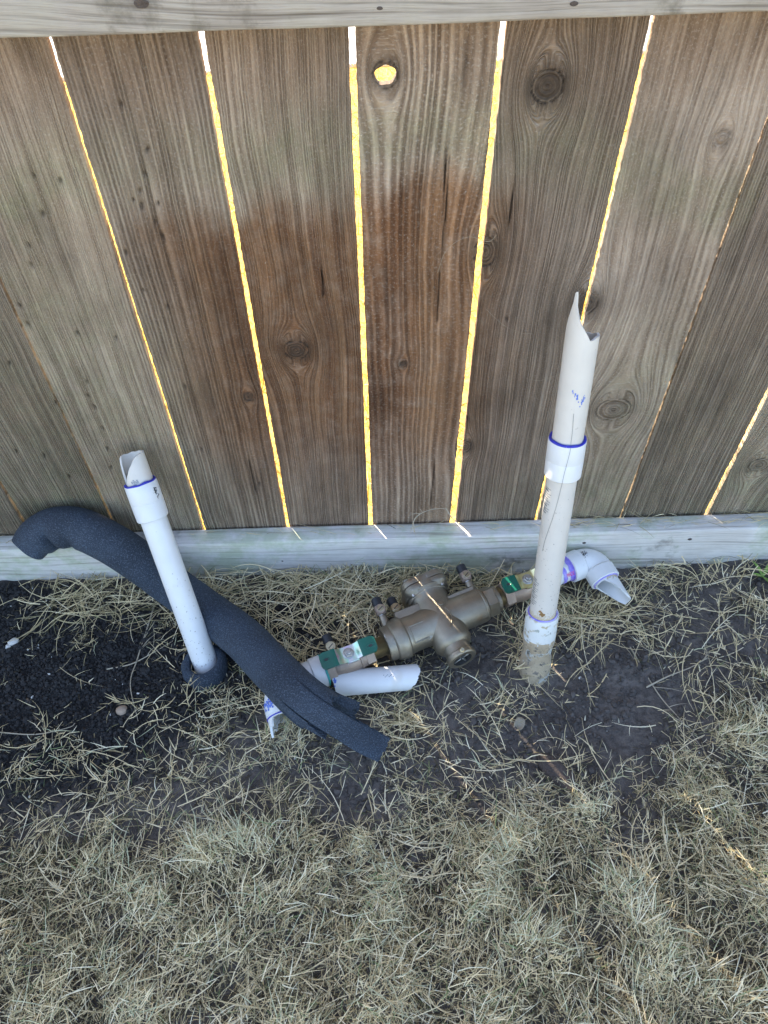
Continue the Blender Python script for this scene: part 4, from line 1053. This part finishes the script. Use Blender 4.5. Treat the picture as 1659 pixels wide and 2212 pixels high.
stem('long pale dry runner sweeping across the dark soil at left', [ground_pt(0, 1585, .006), ground_pt(80, 1590, .007), ground_pt(150, 1575, .006), ground_pt(165, 1565, .006)], .0010, [(.5, (.3, -.8, .1), .03)])
for lab, pp_ in (('wispy dry hair of grass stuck on the fence left of the tall standpipe', [(1137, 818), (1165, 822), (1190, 815), (1215, 806)]), ('faint curved strand on the picket above the tall standpipe', [(1050, 668), (1085, 700), (1120, 718), (1150, 721)]), ('faint strand bridging the widest fence gap near its middle', [(945, 590), (965, 540), (1010, 512), (1055, 522), (1072, 508)])):
    P = spline([at(u, v, y=-.004) for u, v in pp_], 30); mb = MB(); mb.sweep(P, .00024, 5); tag(mb.build('dry_strand', M['leaf']), lab, 'strand')

# ------------------------------------------------------------------ soil crumbs and specks
def scatter_blobs(name, n, region, size, mat, seed, accept, label, cat):
    import bmesh
    r = np.random.default_rng(seed); bm = bmesh.new(); bmesh.ops.create_icosphere(bm, subdivisions=1, radius=1.0)
    B0 = np.array([q.co[:] for q in bm.verts]); F0 = np.array([[q.index for q in fc.verts] for fc in bm.faces]); bm.free()
    x = r.uniform(region[0], region[1], n * 6); y = r.uniform(region[2], region[3], n * 6)
    ok = r.random(n * 6) < accept(x, y); x, y = x[ok][:n], y[ok][:n]; m_ = len(x)
    s = size[0] + (size[1] - size[0]) * r.random(m_) ** 2.5
    jit = 1 + 0.45 * (r.random((m_, len(B0), 1)) - .5)
    V = B0[None] * jit * s[:, None, None] * (0.7 + .6 * r.random((m_, 1, 3)))
    V[:, :, 2] *= .8
    V = V + np.stack([x, y, gz(x, y) + s * .35], -1)[:, None, :]
    F = (F0[None] + (np.arange(m_) * len(B0))[:, None, None]).reshape(-1, 3)
    o = link(name, new_mesh(name, V.reshape(-1, 3), F, M[mat], True, 45)); return tag(o, label, cat, kind='stuff')
scatter_blobs('soil_crumbs', 15000, (-1.0, .05, -.55, -.045), (.0011, .0042), 'crumb', 3, lambda x, y: black_mask(x, y) ** 1.5, 'black crumbly soil on the left', 'soil')
scatter_blobs('pale_specks', 130, (-1.0, .7, -.7, -.045), (.0009, .0030), 'stone_white', 5, lambda x, y: 0.25 + .75 * black_mask(x, y), 'scattered white grit specks on the soil', 'grit')

scatter_blobs('soil_clods', 9000, (-.15, 1.0, -.6, -.045), (.0008, .0058), 'clod', 6, lambda x, y: (1 - black_mask(x, y)) * (.12 + .88 * sstep(.40, .60, fbm(x * 16, y * 16, 91)) ** 2), 'grey brown soil clods on the right', 'soil')
# ------------------------------------------------------------------ dry grass
DEN = [(0, 1270, .12), (100, 1290, .25), (200, 1290, .35), (300, 1310, .4), (380, 1330, .5), (0, 1350, .08), (120, 1370, .10), (220, 1360, .25), (100, 1450, .02), (0, 1450, .03), (200, 1450, .02), (300, 1430, .06), (60, 1540, .01), (180, 1540, .01), (260, 1570, .06), (0, 1600, .12), (100, 1620, .22), (330, 1480, .03), (380, 1520, .12), (440, 1520, .25),
       (450, 1270, .6), (560, 1260, .5), (700, 1255, .55), (800, 1250, .5), (600, 1320, .4), (700, 1330, .45), (650, 1390, .35), (780, 1330, .35), (560, 1370, .3), (900, 1240, .6), (1000, 1235, .55), (1080, 1235, .5), (1200, 1300, .35), (1280, 1320, .35), (1350, 1260, .2), (1420, 1230, .30), (1500, 1220, .3), (1600, 1220, .35), (1659, 1250, .35), (1450, 1280, .12), (1560, 1290, .25), (1620, 1320, .25),
       (1400, 1370, .08), (1500, 1370, .12), (1300, 1420, .04), (1380, 1470, .03), (1450, 1480, .06), (1560, 1420, .22), (1640, 1420, .22), (1600, 1380, .2), (1280, 1520, .03), (1400, 1560, .05), (1330, 1600, .06), (1500, 1560, .22), (1580, 1520, .5), (1659, 1500, .55),
       (1100, 1350, .25), (1080, 1420, .12), (1060, 1460, .12), (1000, 1480, .2), (940, 1500, .25), (1100, 1520, .2), (1180, 1540, .12), (880, 1540, .3), (980, 1560, .25), (1040, 1600, .3), (1160, 1600, .12), (1240, 1640, .12), (900, 1600, .25), (860, 1640, .22), (960, 1660, .25), (760, 1640, .18), (680, 1640, .2), (620, 1640, .35),
       (500, 1560, .45), (560, 1540, .3), (440, 1600, .55), (540, 1620, .5), (360, 1620, .4), (300, 1660, .35), (200, 1690, .25), (100, 1700, .2), (0, 1700, .25), (60, 1760, .4), (180, 1760, .45), (280, 1740, .35), (380, 1700, .6), (500, 1700, .7), (600, 1720, .6), (320, 1790, .35), (240, 1800, .5), (0, 1820, .7), (120, 1840, .8),
       (700, 1720, .45), (800, 1720, .3), (900, 1740, .3), (820, 1780, .4), (1000, 1740, .5), (1100, 1720, .5), (1200, 1720, .45), (1300, 1710, .3), (1280, 1660, .15), (1380, 1680, .35), (1480, 1660, .7), (1560, 1620, .9), (1659, 1600, 1), (1420, 1740, .8), (1300, 1780, .9), (1150, 1800, .9), (1000, 1820, .85), (880, 1820, .5), (760, 1840, .8), (600, 1820, .85), (450, 1800, .8), (400, 1860, .9), (250, 1880, .95), (0, 1900, 1),
       (100, 2000, 1), (300, 2000, 1), (500, 2000, 1), (700, 2000, 1), (900, 2000, 1), (1100, 2000, 1), (1300, 2000, 1), (1500, 2000, 1), (1659, 1900, 1), (1500, 1850, 1), (200, 2150, 1), (600, 2150, 1), (1000, 2150, 1), (1400, 2150, 1), (800, 2300, 1), (300, 2300, 1), (1300, 2300, 1), (1750, 1700, 1), (1800, 1400, .5), (-150, 1450, .1), (-200, 1900, 1)]
DW = np.array([[*at(u, v, z=0)[:2], d] for u, v, d in DEN])
def density(x, y):
    out = np.zeros_like(x)
    for a in range(0, len(x), 20000):
        d2 = (x[a:a + 20000, None] - DW[:, 0]) ** 2 + (y[a:a + 20000, None] - DW[:, 1]) ** 2 + 1e-5
        w = 1 / d2 ** 2; out[a:a + 20000] = (w * DW[:, 2]).sum(1) / w.sum(1)
    n = fbm(x * 26 + 3, y * 26 + 8, 41, 3)
    mod = (0.30 + 1.4 * n) * (0.45 + 1.1 * sstep(.30, .62, fbm(x * 13 + 7, y * 13 + 1, 47, 3)))
    k = sstep(.6, .97, out)
    return np.clip(out * (mod * (1 - k) + k * (0.75 + .5 * mod)), 0, 1)

def ribbons(P0, az, pitch, L, W, curl, yaw, tint, nseg, roll, zmin=None):
    """curved tapering blades as one vertex / face set"""
    n = len(P0); pos = P0.copy(); V = np.zeros((n, nseg + 1, 2, 3)); a = az.copy(); p = pitch.copy()
    for i in range(nseg + 1):
        t = i / nseg
        d = np.stack([np.cos(a) * np.cos(p), np.sin(a) * np.cos(p), np.sin(p)], -1)
        side = np.stack([-np.sin(a), np.cos(a), np.zeros(n)], -1)
        nor = np.cross(d, side)
        s = side * np.cos(roll)[:, None] + nor * np.sin(roll)[:, None]
        w = W * (1 - 0.85 * t ** 1.6) * 0.5 * (0.75 + 0.25 * min(1, t * 4))
        V[:, i, 0] = pos - s * w[:, None]; V[:, i, 1] = pos + s * w[:, None]
        pos = pos + d * (L / nseg)[:, None]
        p = p - curl / nseg; a = a + yaw / nseg
        if zmin is not None:
            low = pos[:, 2] < zmin; pos[:, 2] = np.where(low, zmin, pos[:, 2]); p = np.where(low, np.abs(p) * .3, p)
    b = (np.arange(n) * (nseg + 1) * 2)[:, None]
    k = np.arange(nseg)[None] * 2
    F = np.stack([b + k, b + k + 1, b + k + 3, b + k + 2], -1).reshape(-1, 4)
    return V.reshape(-1, 3), F, np.repeat(tint, (nseg + 1) * 2)

def combine(parts):
    V = []; F = []; T = []; n = 0
    for v, f, t in parts: V.append(v); F.append(f + n); T.append(t); n += len(v)
    return np.concatenate(V), np.concatenate(F), np.concatenate(T)

XR = (-1.05, 1.05); YR = (-1.15, -0.044)
g = np.random.default_rng(5)
parts = []
def field_az(x, y): return 2 * math.pi * (1.6 * fbm(x * 4.2 + 3, y * 4.2, 51, 2)) + 1.2
def clump_tint(x, y): return fbm(x * 9 + 2, y * 9 + 5, 61, 3)
def blades(N, Lr, Wr, pr, zr, spread, dexp, tl, seed_extra=0, nseg=3):
    x = g.uniform(*XR, N); y = g.uniform(*YR, N); d = density(x, y) ** dexp
    k = g.random(N) < d; x, y, d = x[k], y[k], d[k]; n = len(x)
    z0 = gz(x, y); zz = z0 + .001 + zr * g.random(n) ** 1.3 * (0.25 + .75 * d)
    az = field_az(x, y) + g.normal(0, spread, n)
    pit = g.uniform(*pr, n) * (0.45 + .55 * d)
    cl = fbm(x * 17 + 4, y * 17 + 9, 71, 2); up = sstep(.42, .68, cl)
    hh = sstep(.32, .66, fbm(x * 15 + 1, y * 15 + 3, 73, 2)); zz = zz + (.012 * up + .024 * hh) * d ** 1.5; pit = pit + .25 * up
    tint = np.clip(tl + 0.6 * (clump_tint(x, y) - .5) + .6 * (cl - .5) + .30 * (hh - .55) + g.normal(0, .24, n), 0, .97)  # tufts lighter, hollows darker: shade between tufts put into the tint
    keep = g.random(n) < (.35 + .75 * np.maximum(up, .75 * d ** 2)) * (.58 + .44 * hh)
    x, y, d, z0, zz, az, pit, tint = (q[keep] for q in (x, y, d, z0, zz, az, pit, tint)); n = len(x)
    tint = np.where(g.random(n) < .035, 1.0, tint)
    parts.append(ribbons(np.stack([x, y, zz], -1), az, pit, g.uniform(*Lr, n), g.uniform(*Wr, n), g.normal(.5, .6, n), g.normal(0, .5, n), tint, nseg, g.normal(0, .6, n), z0 + .0012))
blades(80000, (.012, .034), (.0010, .0019), (-.1, .6), .006, 1.2, 1.0, .07, 0, 2)       # thatch below, tinted dark as painted shade between the blades
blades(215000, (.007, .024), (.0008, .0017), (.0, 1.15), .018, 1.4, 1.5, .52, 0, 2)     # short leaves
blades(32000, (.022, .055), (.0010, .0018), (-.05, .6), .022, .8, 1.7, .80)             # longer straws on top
# jointed runners with side leaves
def runners(N, dfun, Lr, zr, seed, tl):
    r = np.random.default_rng(seed)
    x = r.uniform(*XR, N); y = r.uniform(*YR, N); k = r.random(N) < dfun(x, y); x, y = x[k], y[k]; n = len(x)
    az = r.uniform(0, 2 * math.pi, n); L = r.uniform(*Lr, n); ns = 8; yaw = r.normal(0, 1.0, n)
    z0 = gz(x, y) + .0015 + zr * r.random(n); pit = r.uniform(-.05, .35, n); tint = np.clip(tl + r.normal(0, .14, n), 0, .97)
    P0 = np.stack([x, y, z0], -1)
    parts.append(ribbons(P0, az, pit, L, r.uniform(.0013, .0021, n), pit * 1.8 + .1, yaw, tint, ns, r.normal(0, .3, n), gz(x, y) + .0012))
    for j in range(1, 7):
        t = np.clip(j / 7.0 + r.normal(0, .06, n), .02, 1); a = az + yaw * t * .5; q = P0.copy(); dd = L * t
        q[:, 0] += np.cos(a) * dd; q[:, 1] += np.sin(a) * dd; q[:, 2] = np.maximum(gz(q[:, 0], q[:, 1]) + .002, P0[:, 2] + dd * np.sin(pit * (1 - t) * .9))
        for sd_ in (-1, 1):
            kk = r.random(n) < .46; m_ = kk.sum()
            parts.append(ribbons(q[kk], (az + yaw * t)[kk] + sd_ * np.abs(r.normal(.55, .5, m_)), r.uniform(-.1, 1.0, m_), .008 + .030 * r.random(m_) ** 1.8, r.uniform(.0012, .0022, m_), r.normal(.3, .5, m_), r.normal(0, .4, m_), np.clip(tint[kk] + r.normal(.05, .12, m_), 0, .97), 3, r.normal(0, .6, m_), gz(q[kk][:, 0], q[kk][:, 1]) + .0012))
runners(4200, lambda x, y: np.clip(density(x, y) * .9 + .02 * (black_mask(x, y) < .3), 0, 1), (.05, .13), .016, 17, .62)
runners(1500, lambda x, y: np.clip(1.2 * density(x, y) * (1 - density(x, y)) + .06, 0, 1) * (1 - .8 * black_mask(x, y)), (.06, .15), .004, 19, .64)
# long straw matted against the bottom board
def mat_straw(N, poly, Lr, seed, tl, zr=.03):
    r = np.random.default_rng(seed); us = r.uniform(poly[0], poly[1], N); vs_ = r.uniform(poly[2], poly[3], N)
    P = np.array([at(u, v, z=0) for u, v in zip(us, vs_)]); P = P[P[:, 1] < -.046]; n = len(P)
    z0 = gz(P[:, 0], P[:, 1]); P[:, 2] = z0 + .002 + zr * r.random(n)
    az = r.normal(-.15, .75, n) + math.pi * (r.random(n) < .5) + .9 * (r.random(n) < .3)
    parts.append(ribbons(P, az, r.uniform(-.05, .55, n), r.uniform(*Lr, n), r.uniform(.0012, .0024, n), r.normal(.8, .5, n), r.normal(0, .9, n), np.clip(tl + r.normal(0, .2, n), 0, .97), 6, r.normal(0, .5, n), z0 + .0015))
mat_straw(430, (400, 900, 1236, 1330), (.05, .13), 23, .5); mat_straw(150, (880, 1180, 1232, 1290), (.05, .11), 24, .45)
mat_straw(170, (90, 420, 1262, 1340), (.05, .12), 25, .42, .02); mat_straw(150, (1210, 1370, 1300, 1380), (.05, .12), 26, .52, .02)
mat_straw(120, (1390, 1660, 1196, 1270), (.03, .08), 27, .45, .02); mat_straw(70, (560, 760, 1330, 1420), (.05, .10), 28, .5, .02)
mat_straw(70, (860, 900, 1520, 1600), (.03, .05), 29, .45, .015); mat_straw(60, (1100, 1150, 1380, 1470), (.04, .08), 30, .5, .03)
# litter on the ledge of the bottom board
r = np.random.default_rng(77); n = 230
x = np.concatenate([r.uniform(.30, .75, 150), r.uniform(-.75, .30, 50), r.uniform(-.75, -.5, 30)]); y = r.uniform(-.030, -.005, n); z = kick_top(x) + .0012 + .004 * r.random(n)
az = r.normal(0, .35, n) + math.pi * (r.random(n) < .5)
parts.append(ribbons(np.stack([x, y, z], -1), az, r.uniform(-.02, .5, n), r.uniform(.010, .045, n), r.uniform(.0006, .0014, n), r.normal(.4, .4, n), r.normal(0, .3, n), np.clip(r.normal(.4, .2, n), 0, .97), 4, r.normal(0, .5, n), kick_top(x) + .001))
V, F, T = combine(parts)
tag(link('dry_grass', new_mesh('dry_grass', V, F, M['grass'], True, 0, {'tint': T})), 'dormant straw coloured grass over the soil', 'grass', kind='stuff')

# sunny lawn beyond the fence
n = 42000; g2 = np.random.default_rng(9)
x = g2.uniform(-2.6, 2.6, n); y = .03 + 2.32 * g2.random(n)
P = np.stack([x, y, np.full(n, -.004)], -1)
V, F, T = ribbons(P, g2.uniform(0, 6.28, n), g2.uniform(.2, 1.3, n), g2.uniform(.025, .06, n), g2.uniform(.002, .004, n), g2.normal(.5, .5, n), g2.normal(0, .4, n), np.clip(.55 + .5 * (fbm(x * 14, y * 14, 3) - .5) + g2.normal(0, .2, n), 0, 1), 2, g2.normal(0, .6, n))
tag(link('sunny_lawn', new_mesh('sunny_lawn', V, F, M['farlawn'], True, 0, {'tint': T})), 'sunlit yellow lawn beyond the fence', 'grass', kind='stuff')
bpy.context.view_layer.update()
